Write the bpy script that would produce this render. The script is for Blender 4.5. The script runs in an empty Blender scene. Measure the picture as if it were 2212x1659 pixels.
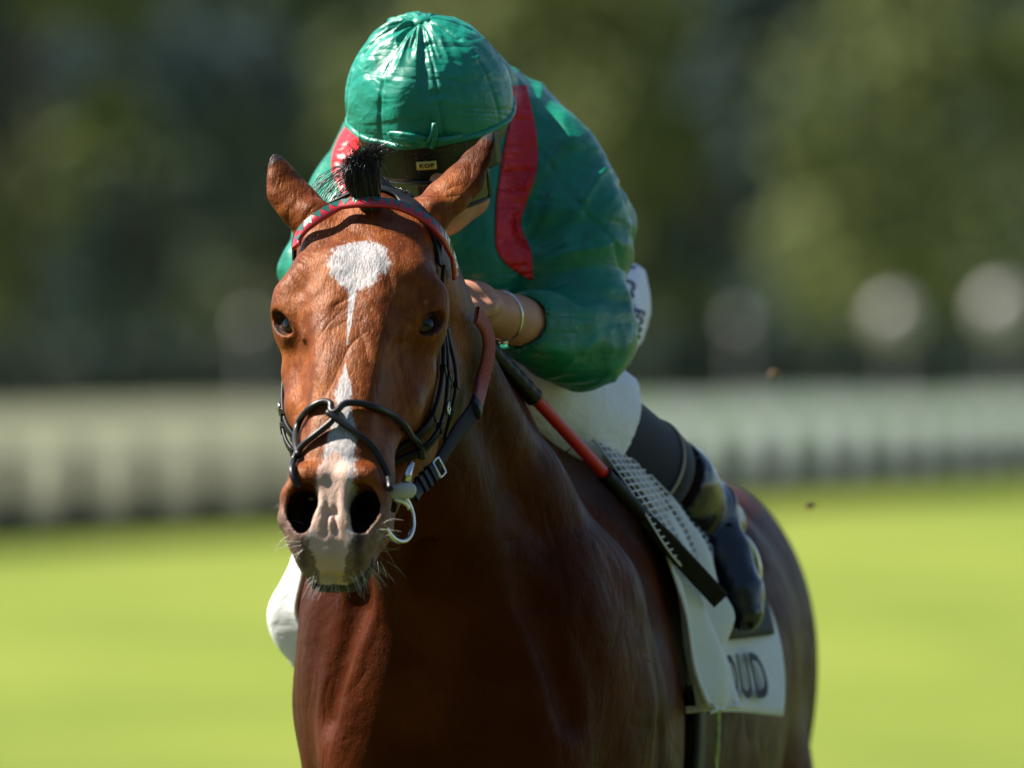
import bpy, math, random
import numpy as np
from mathutils import Vector, Matrix
from mathutils.bvhtree import BVHTree

R = math.radians
rng = np.random.default_rng(7)
random.seed(7)
SC = bpy.context.scene
COL = SC.collection

# ------------------------------------------------------------------ camera, sky, sun, exposure
CAM_D, CAM_H = 14.7, 1.62
cam_data = bpy.data.cameras.new('camera')
cam = bpy.data.objects.new('camera', cam_data)
COL.objects.link(cam)
cam.location = (0, -CAM_D, CAM_H)
cam.rotation_euler = (R(90), 0, 0)
cam_data.lens = 400
cam_data.sensor_width = 36
cam_data.clip_start = 0.5
cam_data.clip_end = 3000
cam_data.dof.use_dof = True
cam_data.dof.focus_distance = CAM_D + 0.18
cam_data.dof.aperture_fstop = 4.3
SC.camera = cam

SUN_EL, SUN_AZ = 49.0, 104.0      # azimuth: degrees from the camera axis (towards camera) round to image left
sd = Vector((-math.sin(R(SUN_AZ)) * math.cos(R(SUN_EL)), -math.cos(R(SUN_AZ)) * math.cos(R(SUN_EL)), math.sin(R(SUN_EL))))
world = bpy.data.worlds.new('World')
SC.world = world
world.use_nodes = True
wn = world.node_tree.nodes
sky = wn.new('ShaderNodeTexSky')
sky.sky_type = 'NISHITA'
sky.sun_disc = False
sky.sun_elevation = R(SUN_EL)
sky.sun_rotation = math.atan2(sd.x, sd.y)
sky.air_density = 1.0
sky.dust_density = 0.05
sky.ozone_density = 2.0
world.node_tree.links.new(sky.outputs[0], wn['Background'].inputs[0])
wn['Background'].inputs[1].default_value = 0.055
sun_data = bpy.data.lights.new('sun', 'SUN')
sun_data.energy = 5.0
sun_data.angle = R(0.53)
sun_data.color = (1.0, 0.93, 0.82)
sun = bpy.data.objects.new('sun', sun_data)
COL.objects.link(sun)
sun.rotation_euler = (-sd).to_track_quat('-Z', 'Y').to_euler()
SC.view_settings.view_transform = 'Standard'
SC.view_settings.look = 'None'
SC.view_settings.exposure = 1.4
SC.view_settings.gamma = 1
SC.render.engine = 'CYCLES'
SC.cycles.max_bounces = 6
SC.cycles.use_denoising = True

# ------------------------------------------------------------------ measuring: photo pixels (2212 wide) to points at a depth Y
PX = 0.09 * CAM_D / 2212.0
def W(px, py, Y):
    k = PX * (1 + Y / CAM_D)
    return np.array([(px - 1106) * k, Y, CAM_H - (py - 829.5) * k])

# ------------------------------------------------------------------ numpy noise
_perm = np.random.default_rng(3).random((32, 32, 32)).astype(np.float32)
def vnoise(p):
    """smooth value noise 0..1 at points p (n,3)"""
    i = np.floor(p).astype(np.int64)
    f = (p - i).astype(np.float32)
    f = f * f * (3 - 2 * f)
    i0 = i & 31
    i1 = (i + 1) & 31
    x0, y0, z0 = i0.T
    x1, y1, z1 = i1.T
    fx, fy, fz = f.T
    a = _perm[x0, y0, z0] * (1 - fx) + _perm[x1, y0, z0] * fx
    b = _perm[x0, y1, z0] * (1 - fx) + _perm[x1, y1, z0] * fx
    c = _perm[x0, y0, z1] * (1 - fx) + _perm[x1, y0, z1] * fx
    d = _perm[x0, y1, z1] * (1 - fx) + _perm[x1, y1, z1] * fx
    e = a * (1 - fy) + b * fy
    g = c * (1 - fy) + d * fy
    return e * (1 - fz) + g * fz
def fbm(p, o=3):
    s, a, t = 0, 1.0, 0
    for k in range(o):
        s = s + a * vnoise(p * (2 ** k) + 7.3 * k)
        t += a
        a *= 0.5
    return s / t
def sstep(a, b, x):
    t = np.clip((x - a) / (b - a), 0, 1)
    return t * t * (3 - 2 * t)

# ------------------------------------------------------------------ implicit modelling on a rectilinear grid
def axis_coords(segs):
    """segs: [(start, stop, step), ...] contiguous"""
    out = []
    for a, b, h in segs:
        n = max(1, int(round((b - a) / h)))
        out.append(np.linspace(a, b, n, endpoint=False))
    out.append(np.array([segs[-1][1]]))
    return np.concatenate(out)

class Field:
    def __init__(self, xs, ys, zs):
        self.c = [np.asarray(v, dtype=np.float32) for v in (xs, ys, zs)]
        self.F = np.full([len(v) for v in self.c], 0.25, dtype=np.float32)
        self.O = np.zeros(3); self.M = np.eye(3)
    def frame(self, O=(0, 0, 0), M=None):
        """local frame: rows of M are the local axes in world space, O its origin"""
        self.O = np.asarray(O, float); self.M = np.eye(3) if M is None else np.asarray(M, float)
    def tow(self, p):
        return self.O + np.asarray(p, float) @ self.M
    def block(self, lo, hi):
        sl = []
        for k in range(3):
            a = int(np.searchsorted(self.c[k], lo[k])); b = int(np.searchsorted(self.c[k], hi[k]))
            if b <= a: return None, None
            sl.append(slice(a, b))
        g = (self.c[0][sl[0]][:, None, None], self.c[1][sl[1]][None, :, None], self.c[2][sl[2]][None, None, :])
        return tuple(sl), g
    def local(self, g, O, M):
        return [(g[0] - O[0]) * M[k][0] + (g[1] - O[1]) * M[k][1] + (g[2] - O[2]) * M[k][2] for k in range(3)]
    def blend(self, sl, d, k, op):
        A = self.F[sl]
        if op == 'add':
            if k <= 0: np.minimum(A, d, out=A)
            else:
                h = np.maximum(k - np.abs(A - d), 0) / k
                self.F[sl] = np.minimum(A, d) - h * h * k * 0.25
        else:
            d = -d
            if k <= 0: np.maximum(A, d, out=A)
            else:
                h = np.maximum(k - np.abs(A - d), 0) / k
                self.F[sl] = np.maximum(A, d) + h * h * k * 0.25
    def ell(self, c, r, k=0.02, rot=None, op='add'):
        """ellipsoid; c, r in the local frame; rot: 3x3 rows = its axes in the local frame"""
        M = self.M if rot is None else np.asarray(rot, float) @ self.M
        O = self.tow(c); r = np.asarray(r, float)
        ext = np.sqrt(((M * r[:, None]) ** 2).sum(0)) + k + 0.03
        sl, g = self.block(O - ext, O + ext)
        if sl is None: return
        p = self.local(g, O, M)
        k0 = np.sqrt((p[0] / r[0]) ** 2 + (p[1] / r[1]) ** 2 + (p[2] / r[2]) ** 2) + 1e-6
        k1 = np.sqrt((p[0] / r[0] ** 2) ** 2 + (p[1] / r[1] ** 2) ** 2 + (p[2] / r[2] ** 2) ** 2) + 1e-6
        self.blend(sl, (k0 * (k0 - 1) / k1).astype(np.float32), k, op)
    def cone(self, a, b, ra, rb, k=0.02, op='add', flat=None):
        """rounded cone a->b; flat=(axis, factor) squeezes along a local axis"""
        A, B = self.tow(a), self.tow(b)
        m = max(ra, rb) * (1.0 if flat is None else max(1, 1 / flat[1] if flat[1] < 1 else 1)) + k + 0.03
        sl, g = self.block(np.minimum(A, B) - m, np.maximum(A, B) + m)
        if sl is None: return
        ba = B - A; L2 = float(ba @ ba) + 1e-9
        px, py, pz = g[0] - A[0], g[1] - A[1], g[2] - A[2]
        t = np.clip((px * ba[0] + py * ba[1] + pz * ba[2]) / L2, 0, 1)
        dx, dy, dz = px - t * ba[0], py - t * ba[1], pz - t * ba[2]
        d2 = dx * dx + dy * dy + dz * dz
        if flat is not None:
            ax = np.asarray(flat[0], float) @ self.M
            q = dx * ax[0] + dy * ax[1] + dz * ax[2]
            d2 = d2 + q * q * (1 / flat[1] ** 2 - 1)
        d = np.sqrt(np.maximum(d2, 0)) - (ra + (rb - ra) * t)
        self.blend(sl, d.astype(np.float32), k, op)
    def path(self, pts, k=0.02, op='add', flat=None):
        for (p, ra), (q, rb) in zip(pts[:-1], pts[1:]):
            self.cone(p, q, ra, rb, k, op, flat)
    def loft(self, table, k=0.02, pad=0.02):
        """table rows: s, half width, top, bottom, exponent, centre x ; along local axis 1, width along axis 0, height axis 2"""
        T = np.asarray(table, float)
        s0, s1 = T[0, 0], T[-1, 0]
        wm = T[:, 1].max() + abs(T[:, 5]).max() + 0.05
        corners = np.array([self.tow((x, s, d)) for x in (-wm, wm) for s in (s0 - 0.05, s1 + 0.05) for d in (T[:, 3].min() - 0.05, T[:, 2].max() + 0.05)])
        sl, g = self.block(corners.min(0), corners.max(0))
        if sl is None: return
        x, s, d = self.local(g, self.O, self.M)
        sc = np.clip(s, s0, s1)
        def I(col):
            return cubic(T[:, 0], T[:, col], sc).astype(np.float32)
        w, tp, bt, ex, cx = I(1), I(2), I(3), I(4), I(5)
        h = (tp - bt) / 2; c = (tp + bt) / 2
        u = np.abs((x - cx) / w); v = np.abs((d - c) / h)
        rr = (u ** ex + v ** ex + 1e-9) ** (1 / ex)
        f = (rr - 1) * np.minimum(w, h)
        end = np.maximum(s0 - s, s - s1)
        f = np.where(end > 0, np.sqrt(np.maximum(f, 0) ** 2 + end ** 2) + np.minimum(f, 0) * 0, f)
        self.blend(sl, f.astype(np.float32), k, 'add')
    def mesh(self):
        F = self.F; xs, ys, zs = self.c
        S = F < 0
        n = F.shape
        cnt = np.zeros([n[0] - 1, n[1] - 1, n[2] - 1], np.int8)
        for i in (0, 1):
            for j in (0, 1):
                for k in (0, 1):
                    cnt += S[i:n[0] - 1 + i, j:n[1] - 1 + j, k:n[2] - 1 + k]
        act = (cnt > 0) & (cnt < 8)
        idx = np.argwhere(act)
        vid = np.full(act.shape, -1, np.int32)
        vid[act] = np.arange(len(idx))
        del cnt, act
        acc = np.zeros((len(idx), 3)); num = np.zeros(len(idx))
        C = [(i, j, k) for i in (0, 1) for j in (0, 1) for k in (0, 1)]
        val = {c: F[idx[:, 0] + c[0], idx[:, 1] + c[1], idx[:, 2] + c[2]] for c in C}
        for c in C:
            for ax in range(3):
                if c[ax]: continue
                e = list(c); e[ax] = 1; e = tuple(e)
                a, b = val[c], val[e]
                m = (a < 0) != (b < 0)
                t = np.where(m, a / np.where(m, a - b, 1), 0)
                p = np.empty((len(idx), 3))
                for q, cc in enumerate((xs, ys, zs)):
                    base = cc[idx[:, q] + c[q]]
                    p[:, q] = base + (t * (cc[np.minimum(idx[:, q] + 1, len(cc) - 1)] - base) if q == ax else 0)
                acc[m] += p[m]; num[m] += 1
        V = acc / num[:, None]
        quads = []
        for ax in range(3):
            a = [slice(None)] * 3; b = [slice(None)] * 3
            a[ax] = slice(0, n[ax] - 1); b[ax] = slice(1, n[ax])
            Sa, Sb = S[tuple(a)], S[tuple(b)]
            e = np.argwhere(Sa != Sb)
            u, v = [(1, 2), (2, 0), (0, 1)][ax]
            ok = (e[:, u] > 0) & (e[:, v] > 0) & (e[:, u] < n[u] - 1) & (e[:, v] < n[v] - 1)
            e = e[ok]
            ins = Sa[e[:, 0], e[:, 1], e[:, 2]]
            def g(du, dv):
                q = e.copy(); q[:, u] += du; q[:, v] += dv
                return vid[q[:, 0], q[:, 1], q[:, 2]]
            Q = np.stack([g(-1, -1), g(0, -1), g(0, 0), g(-1, 0)], 1)
            Q[~ins] = Q[~ins][:, ::-1]
            quads.append(Q)
        return V, np.concatenate(quads)

def cubic(xk, yk, x):
    """smooth interpolation through knots (monotone-ish Catmull-Rom)"""
    xk = np.asarray(xk, float); yk = np.asarray(yk, float)
    m = np.gradient(yk, xk)
    i = np.clip(np.searchsorted(xk, x, side='right') - 1, 0, len(xk) - 2)
    h = xk[i + 1] - xk[i]; t = (x - xk[i]) / h
    t2, t3 = t * t, t * t * t
    return (2 * t3 - 3 * t2 + 1) * yk[i] + (t3 - 2 * t2 + t) * h * m[i] + (-2 * t3 + 3 * t2) * yk[i + 1] + (t3 - t2) * h * m[i + 1]

def smooth_mesh(V, Q, it=2, lam=0.5):
    """uniform laplacian over quad edges"""
    E = np.concatenate([Q[:, [0, 1]], Q[:, [1, 2]], Q[:, [2, 3]], Q[:, [3, 0]]])
    E = np.concatenate([E, E[:, ::-1]])
    deg = np.bincount(E[:, 0], minlength=len(V)).astype(float)
    deg[deg == 0] = 1
    for _ in range(it):
        for l in (lam, -lam * 1.02):
            A = np.stack([np.bincount(E[:, 0], weights=V[E[:, 1], k], minlength=len(V)) for k in range(3)], 1) / deg[:, None]
            V = V + l * (A - V)
    return V
def vnormals(V, Q):
    fn = np.cross(V[Q[:, 2]] - V[Q[:, 0]], V[Q[:, 3]] - V[Q[:, 1]])
    N = np.zeros_like(V)
    for k in range(4):
        for c in range(3):
            N[:, c] += np.bincount(Q[:, k], weights=fn[:, c], minlength=len(V))
    return N / (np.linalg.norm(N, axis=1, keepdims=True) + 1e-12)

# ------------------------------------------------------------------ object helpers
def link(name, me, mat=None, parent=None, smooth=True):
    o = bpy.data.objects.new(name, me)
    COL.objects.link(o)
    if mat is not None:
        for m in (mat if isinstance(mat, (list, tuple)) else [mat]): me.materials.append(m)
    if parent is not None: o.parent = parent
    if smooth and len(me.polygons): me.polygons.foreach_set('use_smooth', np.ones(len(me.polygons), bool))
    return o
def np_mesh(name, V, Q):
    """fast mesh from arrays of quads or triangles"""
    V = np.asarray(V, np.float32); Q = np.asarray(Q, np.int32)
    me = bpy.data.meshes.new(name)
    me.vertices.add(len(V)); me.vertices.foreach_set('co', V.ravel())
    n = Q.shape[1]
    me.loops.add(Q.size); me.loops.foreach_set('vertex_index', Q.ravel())
    me.polygons.add(len(Q))
    me.polygons.foreach_set('loop_start', np.arange(0, Q.size, n, dtype=np.int32))
    me.update(calc_edges=True); me.validate()
    return me
def attr(me, name, v):
    v = np.asarray(v, np.float32)
    if v.ndim == 1:
        a = me.attributes.new(name, 'FLOAT', 'POINT'); a.data.foreach_set('value', v)
    else:
        a = me.attributes.new(name, 'FLOAT_VECTOR', 'POINT'); a.data.foreach_set('vector', v.ravel())
def obj(name, V, Q, mat, parent=None, smooth=True):
    return link(name, np_mesh(name, V, Q), mat, parent, smooth)
def empty(name, loc=(0, 0, 0)):
    o = bpy.data.objects.new(name, None); COL.objects.link(o); o.location = loc; o.empty_display_size = 0.05
    return o
def tag(o, label=None, cat=None, group=None, kind=None):
    if label: o['label'] = label
    if cat: o['category'] = cat
    if group: o['group'] = group
    if kind: o['kind'] = kind
    return o

class MB:
    """collects small pieces into ONE mesh (quads and triangles)"""
    def __init__(self): self.v = []; self.f = []
    def add(self, V, F):
        b = len(self.v)
        self.v += [tuple(map(float, p)) for p in V]
        self.f += [tuple(int(i) + b for i in f) for f in F]
        return self
    def tube(self, pts, r, n=8, cap=True, flat=1.0, up=None, close=False):
        """tube through points; r number or list; flat squeezes along the second normal"""
        P = np.asarray(pts, float); m = len(P)
        r = np.full(m, r) if np.isscalar(r) else np.asarray(r, float)
        T = np.roll(P, -1, 0) - np.roll(P, 1, 0) if close else np.gradient(P, axis=0)
        T /= np.linalg.norm(T, axis=1, keepdims=True) + 1e-12
        u = np.asarray(up, float) if up is not None else np.array([0.3, 0.2, 1.0])
        V = []
        for i in range(m):
            a = u - T[i] * (u @ T[i]); a /= np.linalg.norm(a) + 1e-9
            b = np.cross(T[i], a)
            if up is None: u = a
            for j in range(n):
                t = 2 * math.pi * j / n
                V.append(P[i] + r[i] * (math.cos(t) * b + math.sin(t) * a * flat))
        F = []
        for i in range(m if close else m - 1):
            i2 = (i + 1) % m
            for j in range(n):
                F.append((i * n + j, i * n + (j + 1) % n, i2 * n + (j + 1) % n, i2 * n + j))
        if cap and not close:
            F.append(tuple(range(n - 1, -1, -1))); F.append(tuple(range((m - 1) * n, m * n)))
        return self.add(V, F)
    def box(self, c, s, M=None):
        c = np.asarray(c, float); s = np.asarray(s, float) / 2
        M = np.eye(3) if M is None else np.asarray(M, float)
        V = [c + (np.array([x, y, z]) * s) @ M for x in (-1, 1) for y in (-1, 1) for z in (-1, 1)]
        return self.add(V, [(0, 1, 3, 2), (4, 6, 7, 5), (0, 4, 5, 1), (2, 3, 7, 6), (0, 2, 6, 4), (1, 5, 7, 3)])
    def grid(self, G, thick=0.0, N=None):
        """G (a,b,3) sheet; with thickness gets a back side and rims"""
        G = np.asarray(G, float); a, b, _ = G.shape
        idx = np.arange(a * b).reshape(a, b)
        F = [(idx[i, j], idx[i + 1, j], idx[i + 1, j + 1], idx[i, j + 1]) for i in range(a - 1) for j in range(b - 1)]
        V = G.reshape(-1, 3)
        if thick:
            if N is None:
                du = np.gradient(G, axis=0); dv = np.gradient(G, axis=1)
                N = np.cross(du, dv); N /= np.linalg.norm(N, axis=2, keepdims=True) + 1e-12
            Bk = (G - N * thick).reshape(-1, 3); o = a * b
            F += [tuple(o + q for q in f[::-1]) for f in list(F)]
            ring = list(idx[:, 0]) + list(idx[-1, 1:]) + list(idx[::-1, -1][1:]) + list(idx[0, ::-1][1:-1])
            for i in range(len(ring)):
                p, q = ring[i], ring[(i + 1) % len(ring)]
                F.append((q, p, p + o, q + o))
            V = np.concatenate([V, Bk])
        return self.add(V, F)
    def build(self, name, mat, parent=None, smooth=True):
        me = bpy.data.meshes.new(name)
        me.from_pydata(self.v, [], self.f); me.update()
        return link(name, me, mat, parent, smooth)

def spline(pts, n):
    """Catmull-Rom resample of a polyline to n points"""
    P = np.asarray(pts, float)
    L = np.concatenate([[0], np.cumsum(np.linalg.norm(np.diff(P, axis=0), axis=1) + 1e-9)])
    t = np.linspace(0, L[-1], n)
    if len(P) == 2: return P[0] + (P[1] - P[0]) * (t / L[-1])[:, None]
    return np.stack([cubic(L, P[:, k], t) for k in range(P.shape[1])], 1)

# ------------------------------------------------------------------ materials
def mat(name, col, rough=0.6, spec=0.5, metal=0.0, coat=0.0, sheen=0.0, sub=0.0):
    m = bpy.data.materials.new(name); m.use_nodes = True
    b = m.node_tree.nodes['Principled BSDF']
    b.inputs['Base Color'].default_value = (*col, 1)
    b.inputs['Roughness'].default_value = rough
    b.inputs['Specular IOR Level'].default_value = spec
    b.inputs['Metallic'].default_value = metal
    b.inputs['Coat Weight'].default_value = coat
    b.inputs['Sheen Weight'].default_value = sheen
    if sub: 
        b.inputs['Subsurface Weight'].default_value = sub; b.inputs['Subsurface Scale'].default_value = 0.01
    return m
class NT:
    def __init__(self, m): self.m = m; self.t = m.node_tree; self.b = self.t.nodes['Principled BSDF']
    def n(self, typ, **kw):
        x = self.t.nodes.new(typ)
        for k, v in kw.items():
            if k.startswith('i_'): x.inputs[k[2:].replace('_', ' ')].default_value = v
            else: setattr(x, k, v)
        return x
    def l(self, a, b): self.t.links.new(a, b)
    def coord(self, scale=(1, 1, 1), out='Object'):
        c = self.n('ShaderNodeTexCoord'); m = self.n('ShaderNodeMapping'); m.inputs['Scale'].default_value = scale
        self.l(c.outputs[out], m.inputs[0]); return m.outputs[0]
    def noise(self, vec, scale, detail=3, rough=0.5, dist=0.0):
        x = self.n('ShaderNodeTexNoise'); x.inputs['Scale'].default_value = scale; x.inputs['Detail'].default_value = detail
        x.inputs['Roughness'].default_value = rough; x.inputs['Distortion'].default_value = dist
        self.l(vec, x.inputs['Vector']); return x.outputs['Fac']
    def ramp(self, fac, stops):
        r = self.n('ShaderNodeValToRGB'); e = r.color_ramp.elements
        while len(e) < len(stops): e.new(0.5)
        for q, (p, c) in zip(e, stops):
            q.position = p; q.color = (*c, 1) if len(c) == 3 else c
        self.l(fac, r.inputs[0]); return r.outputs[0]
    def mix(self, fac, a, b):
        x = self.n('ShaderNodeMix', data_type='RGBA')
        for s, v in ((0, fac), (6, a), (7, b)):
            if isinstance(v, (int, float)): x.inputs[s].default_value = v
            elif isinstance(v, tuple): x.inputs[s].default_value = (*v, 1)
            else: self.l(v, x.inputs[s])
        return x.outputs[2]
    def math(self, op, a, b=None, clamp=False):
        x = self.n('ShaderNodeMath', operation=op); x.use_clamp = clamp
        for s, v in ((0, a), (1, b)):
            if v is None: continue
            if isinstance(v, (int, float)): x.inputs[s].default_value = v
            else: self.l(v, x.inputs[s])
        return x.outputs[0]
    def attr(self, name, out='Fac'):
        x = self.n('ShaderNodeAttribute'); x.attribute_name = name; return x.outputs[out]
    def bump(self, h, strength=0.3, dist=0.002, prev=None):
        x = self.n('ShaderNodeBump'); x.inputs['Strength'].default_value = strength; x.inputs['Distance'].default_value = dist
        self.l(h, x.inputs['Height'])
        if prev is not None: self.l(prev, x.inputs['Normal'])
        return x.outputs[0]
    def map(self, v, a, b, c=0.0, d=1.0):
        x = self.n('ShaderNodeMapRange', interpolation_type='SMOOTHSTEP')
        for k, q in enumerate((a, b, c, d)): x.inputs[k + 1].default_value = q
        self.l(v, x.inputs[0]); return x.outputs[0]
    def col(self, s): self.l(s, self.b.inputs['Base Color'])
    def nor(self, s): self.l(s, self.b.inputs['Normal'])
    def rough(self, s): self.l(s, self.b.inputs['Roughness'])

# ------------------------------------------------------------------ the horse: one continuous surface from an implicit field
TH, PS = R(38), R(8)
HA = np.array([-math.sin(PS) * math.sin(TH), -math.cos(PS) * math.sin(TH), -math.cos(TH)])   # poll -> muzzle
HN = np.array([-math.sin(PS) * math.cos(TH), -math.cos(PS) * math.cos(TH), math.sin(TH)])    # out of the face
HL = np.array([math.cos(PS), -math.sin(PS), 0.0])                                             # horse's left
HO = W(790, 440, 0.085)
HM = np.stack([HL, HA, HN])
def H(l, s, d): return HO + np.array([l, s, d], float) @ HM
BET = R(8.5)
BO = np.array([-0.07, 0.5, 0.0])
BM = np.array([[math.cos(BET), -math.sin(BET), 0], [math.sin(BET), math.cos(BET), 0], [0, 0, 1.0]])
def B(x, t, z): return BO + np.array([x, t, z], float) @ BM

def eye_frame(g):
    """centre of the eyeball, its outward axis, its long axis and its up axis, in head space"""
    nrm = np.array([.64, .34, .69]); nrm /= np.linalg.norm(nrm)
    fw = np.array([-.95, 1.0, 0]); fw -= nrm * (fw @ nrm); fw /= np.linalg.norm(fw)
    up = np.cross(nrm, fw)
    if up[2] < 0: up = -up
    m = np.array([g, 1, 1])
    return np.array([.0775, .160, -.056]) * m, nrm * m, fw * m, up * m

def build_horse():
    f = Field(axis_coords([(-0.46, -0.36, .008), (-0.36, 0.03, .003), (0.03, 0.66, .009)]),
              axis_coords([(-0.38, 0.26, .003), (0.26, 0.8, .007), (0.8, 2.75, .013)]),
              axis_coords([(-0.01, 1.05, .013), (1.05, 1.30, .007), (1.30, 2.06, .003)]))
    # trunk
    f.frame(BO, BM)
    f.loft([(-.04, .13, 1.36, 1.00, 2.2, 0), (.06, .19, 1.42, .92, 2.3, 0), (.2, .225, 1.50, .85, 2.3, 0), (.42, .245, 1.565, .80, 2.2, 0), (.65, .275, 1.53, .78, 2.2, 0),
            (.9, .30, 1.48, .78, 2.1, 0), (1.15, .295, 1.465, .82, 2.1, 0), (1.35, .27, 1.48, .88, 2.05, 0), (1.55, .255, 1.505, .95, 2.0, 0),
            (1.75, .23, 1.49, 1.0, 2.0, 0), (1.95, .17, 1.42, 1.05, 2.1, 0), (2.05, .08, 1.35, 1.15, 2.2, 0)], k=.05)
    for sgn in (-1, 1):
        f.ell((sgn * .125, .10, 1.19), (.105, .15, .26), k=.07, rot=[[1, 0, 0], [0, .9, .43], [0, -.43, .9]])   # shoulder
        f.ell((sgn * .085, -.045, 1.12), (.095, .085, .15), k=.05)                                           # breast
        f.ell((sgn * .165, .30, 1.12), (.075, .14, .17), k=.07)                                               # triceps
        f.ell((sgn * .135, 1.68, 1.17), (.132, .29, .28), k=.08)                                              # haunch
        f.ell((sgn * .19, 1.36, 1.24), (.085, .15, .17), k=.07)                                              # stifle and hip point
        f.ell((sgn * .15, 1.32, 1.375), (.055, .09, .06), k=.06)
    # limbs (mid-stride; below the picture)
    for sgn, fk, ff in ((-1, (.02, -.28, .62), (.0, -.5, .32)), (1, (.02, .1, .5), (.02, .12, .10))):
        e = (sgn * .14, .2, .92); kx = (sgn * .12 + fk[0] * 0, fk[1], fk[2]); fx = (sgn * .11, ff[1], ff[2])
        f.path([(e, .095), (kx, .05)], k=.06); f.path([(kx, .05), (tuple(np.array(kx) * .5 + np.array(fx) * .5), .032), (fx, .036)], k=.02)
        hf = (fx[0], fx[1] - .06, fx[2] - .06); f.path([(fx, .034), (hf, .042), ((hf[0], hf[1] - .02, hf[2] - .03), .05)], k=.02)
    for sgn, st, hk, ft in ((-1, 1.45, (1.9, .62), (1.72, .30)), (1, 1.5, (2.05, .58), (2.1, .14))):
        s0 = (sgn * .16, st, 1.02); h0 = (sgn * .13, hk[0], hk[1]); f0 = (sgn * .12, ft[0], ft[1])
        f.path([(s0, .13), (tuple(np.array(s0) * .4 + np.array(h0) * .6), .07), (h0, .05)], k=.08)
        f.path([(h0, .05), (tuple(np.array(h0) * .5 + np.array(f0) * .5), .034), (f0, .038)], k=.02)
        f.path([(f0, .036), ((f0[0], f0[1] - .06, f0[2] - .05), .042), ((f0[0], f0[1] - .08, f0[2] - .09), .05)], k=.02)
    # neck
    f.frame()
    T = lambda x, t, z: tuple(B(x, t, z))
    hp = lambda l, s, d: tuple(H(l, s, d))
    f.path([(hp(0, -.01, -.07), .052), (tuple(W(800, 545, .30)), .062), (T(0, .10, 1.575), .058), (T(0, .42, 1.515), .07)], k=.05)
    f.path([(hp(0, .05, -.13), .075), (tuple(W(830, 640, .28)), .088), (T(0, .10, 1.45), .115), (T(0, .3, 1.34), .18)], k=.06)
    f.path([(hp(0, .12, -.19), .07), (tuple(W(830, 830, .18)), .085), (T(-.01, -.03, 1.37), .11), (T(0, .06, 1.23), .17)], k=.06)
    # neck and shoulder muscling
    for sgn in (-1, 1):
        f.path([(hp(sgn * .05, .02, -.12), .04), (T(sgn * .075, .0, 1.48), .05), (T(sgn * .135, .12, 1.33), .07), (T(sgn * .165, .16, 1.20), .07)], k=.06)
        f.ell((T(sgn * .07, -.085, 1.22)), (.07, .05, .12), k=.06)
    # chest crease, jugular groove and shoulder line
    f.path([(T(-.012, -.215, 1.44), .006), (T(-.006, -.180, 1.28), .014), (T(0, -.186, 1.05), .018)], k=.035, op='cut')
    for sgn in (-1, 1):
        f.path([(T(sgn * .095, -.15, 1.47), .004), (T(sgn * .122, -.108, 1.33), .011), (T(sgn * .165, -.092, 1.18), .013)], k=.035, op='cut')
        f.path([(T(sgn * .265, .13, 1.30), .010), (T(sgn * .272, .17, 1.15), .012), (T(sgn * .265, .2, 1.0), .012)], k=.04, op='cut')
    # ---- head
    f.frame(HO, HM)
    f.loft([(-.06, .045, -.045, -.14, 2.2, 0), (-.02, .058, -.02, -.16, 2.3, 0), (.03, .072, -.004, -.17, 2.4, 0), (.08, .083, .006, -.18, 2.5, 0), (.13, .088, .008, -.17, 2.6, 0),
            (.18, .082, .005, -.155, 2.6, 0), (.23, .073, .002, -.14, 2.5, 0), (.28, .064, .0, -.128, 2.4, 0), (.33, .056, -.002, -.118, 2.4, 0),
            (.38, .049, -.004, -.108, 2.3, 0), (.43, .046, -.008, -.095, 2.3, 0), (.47, .046, -.014, -.09, 2.3, 0), (.51, .042, -.03, -.088, 2.4, 0), (.53, .036, -.05, -.085, 2.3, 0)], k=.02)
    for g in (-1, 1):
        f.cone((g * .030, .10, -.034), (g * .017, .40, -.036), .038, .029, k=.03)                     # flat of the face
        f.ell((g * .085, .152, -.058), (.029, .046, .040), k=.025)                                     # orbit
        f.path([((g * .030, .098, -.020), .018), ((g * .066, .104, -.028), .022), ((g * .089, .124, -.040), .019), ((g * .095, .142, -.042), .0135)], k=.022)   # brow
        f.ell((g * .059, .205, -.158), (.040, .108, .083), k=.035, rot=[[1, 0, 0], [0, .97, .25], [0, -.25, .97]])      # masseter
        f.path([((g * .079, .215, -.085), .016), ((g * .065, .275, -.078), .014), ((g * .052, .33, -.068), .011)], k=.03)  # facial crest
        f.path([((g * .05, .10, -.225), .035), ((g * .042, .25, -.20), .034), ((g * .026, .42, -.145), .024), ((g * .016, .50, -.13), .022)], k=.03)   # jaw
        f.ell((g * .064, .06, -.052), (.024, .055, .038), k=.03)                                       # temple
        f.ell((g * .066, .30, -.022), (.010, .07, .010), k=.035, op='cut')                           # plane beside the nasal bone
        f.ell((g * .045, .415, -.062), (.022, .06, .035), k=.03)                                        # cheek to the mouth
    f.ell((0, .46, -.062), (.048, .07, .040), k=.03)
    # nostril wings
    for g in (-1, 1):
        f.path([((g * .020, .438, -.014), .014), ((g * .040, .438, -.018), .014), ((g * .056, .456, -.031), .011), ((g * .0585, .484, -.042), .0105), ((g * .042, .512, -.050), .0105), ((g * .030, .521, -.050), .011)], k=.016)
        f.ell((g * .036, .478, -.045), (.024, .042, .026), k=.015)
    # upper lip, lower lip, chin
    f.loft([(.46, .038, -.032, -.088, 2.3, 0), (.50, .038, -.034, -.090, 2.3, 0), (.525, .0395, -.040, -.092, 2.4, 0), (.542, .039, -.050, -.091, 2.4, 0), (.551, .034, -.060, -.088, 2.4, 0)], k=.02)
    f.path([((-.034, .508, -.100), .0135), ((-.020, .532, -.101), .0145), ((.020, .532, -.101), .0145), ((.034, .508, -.100), .0135)], k=.012)
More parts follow.
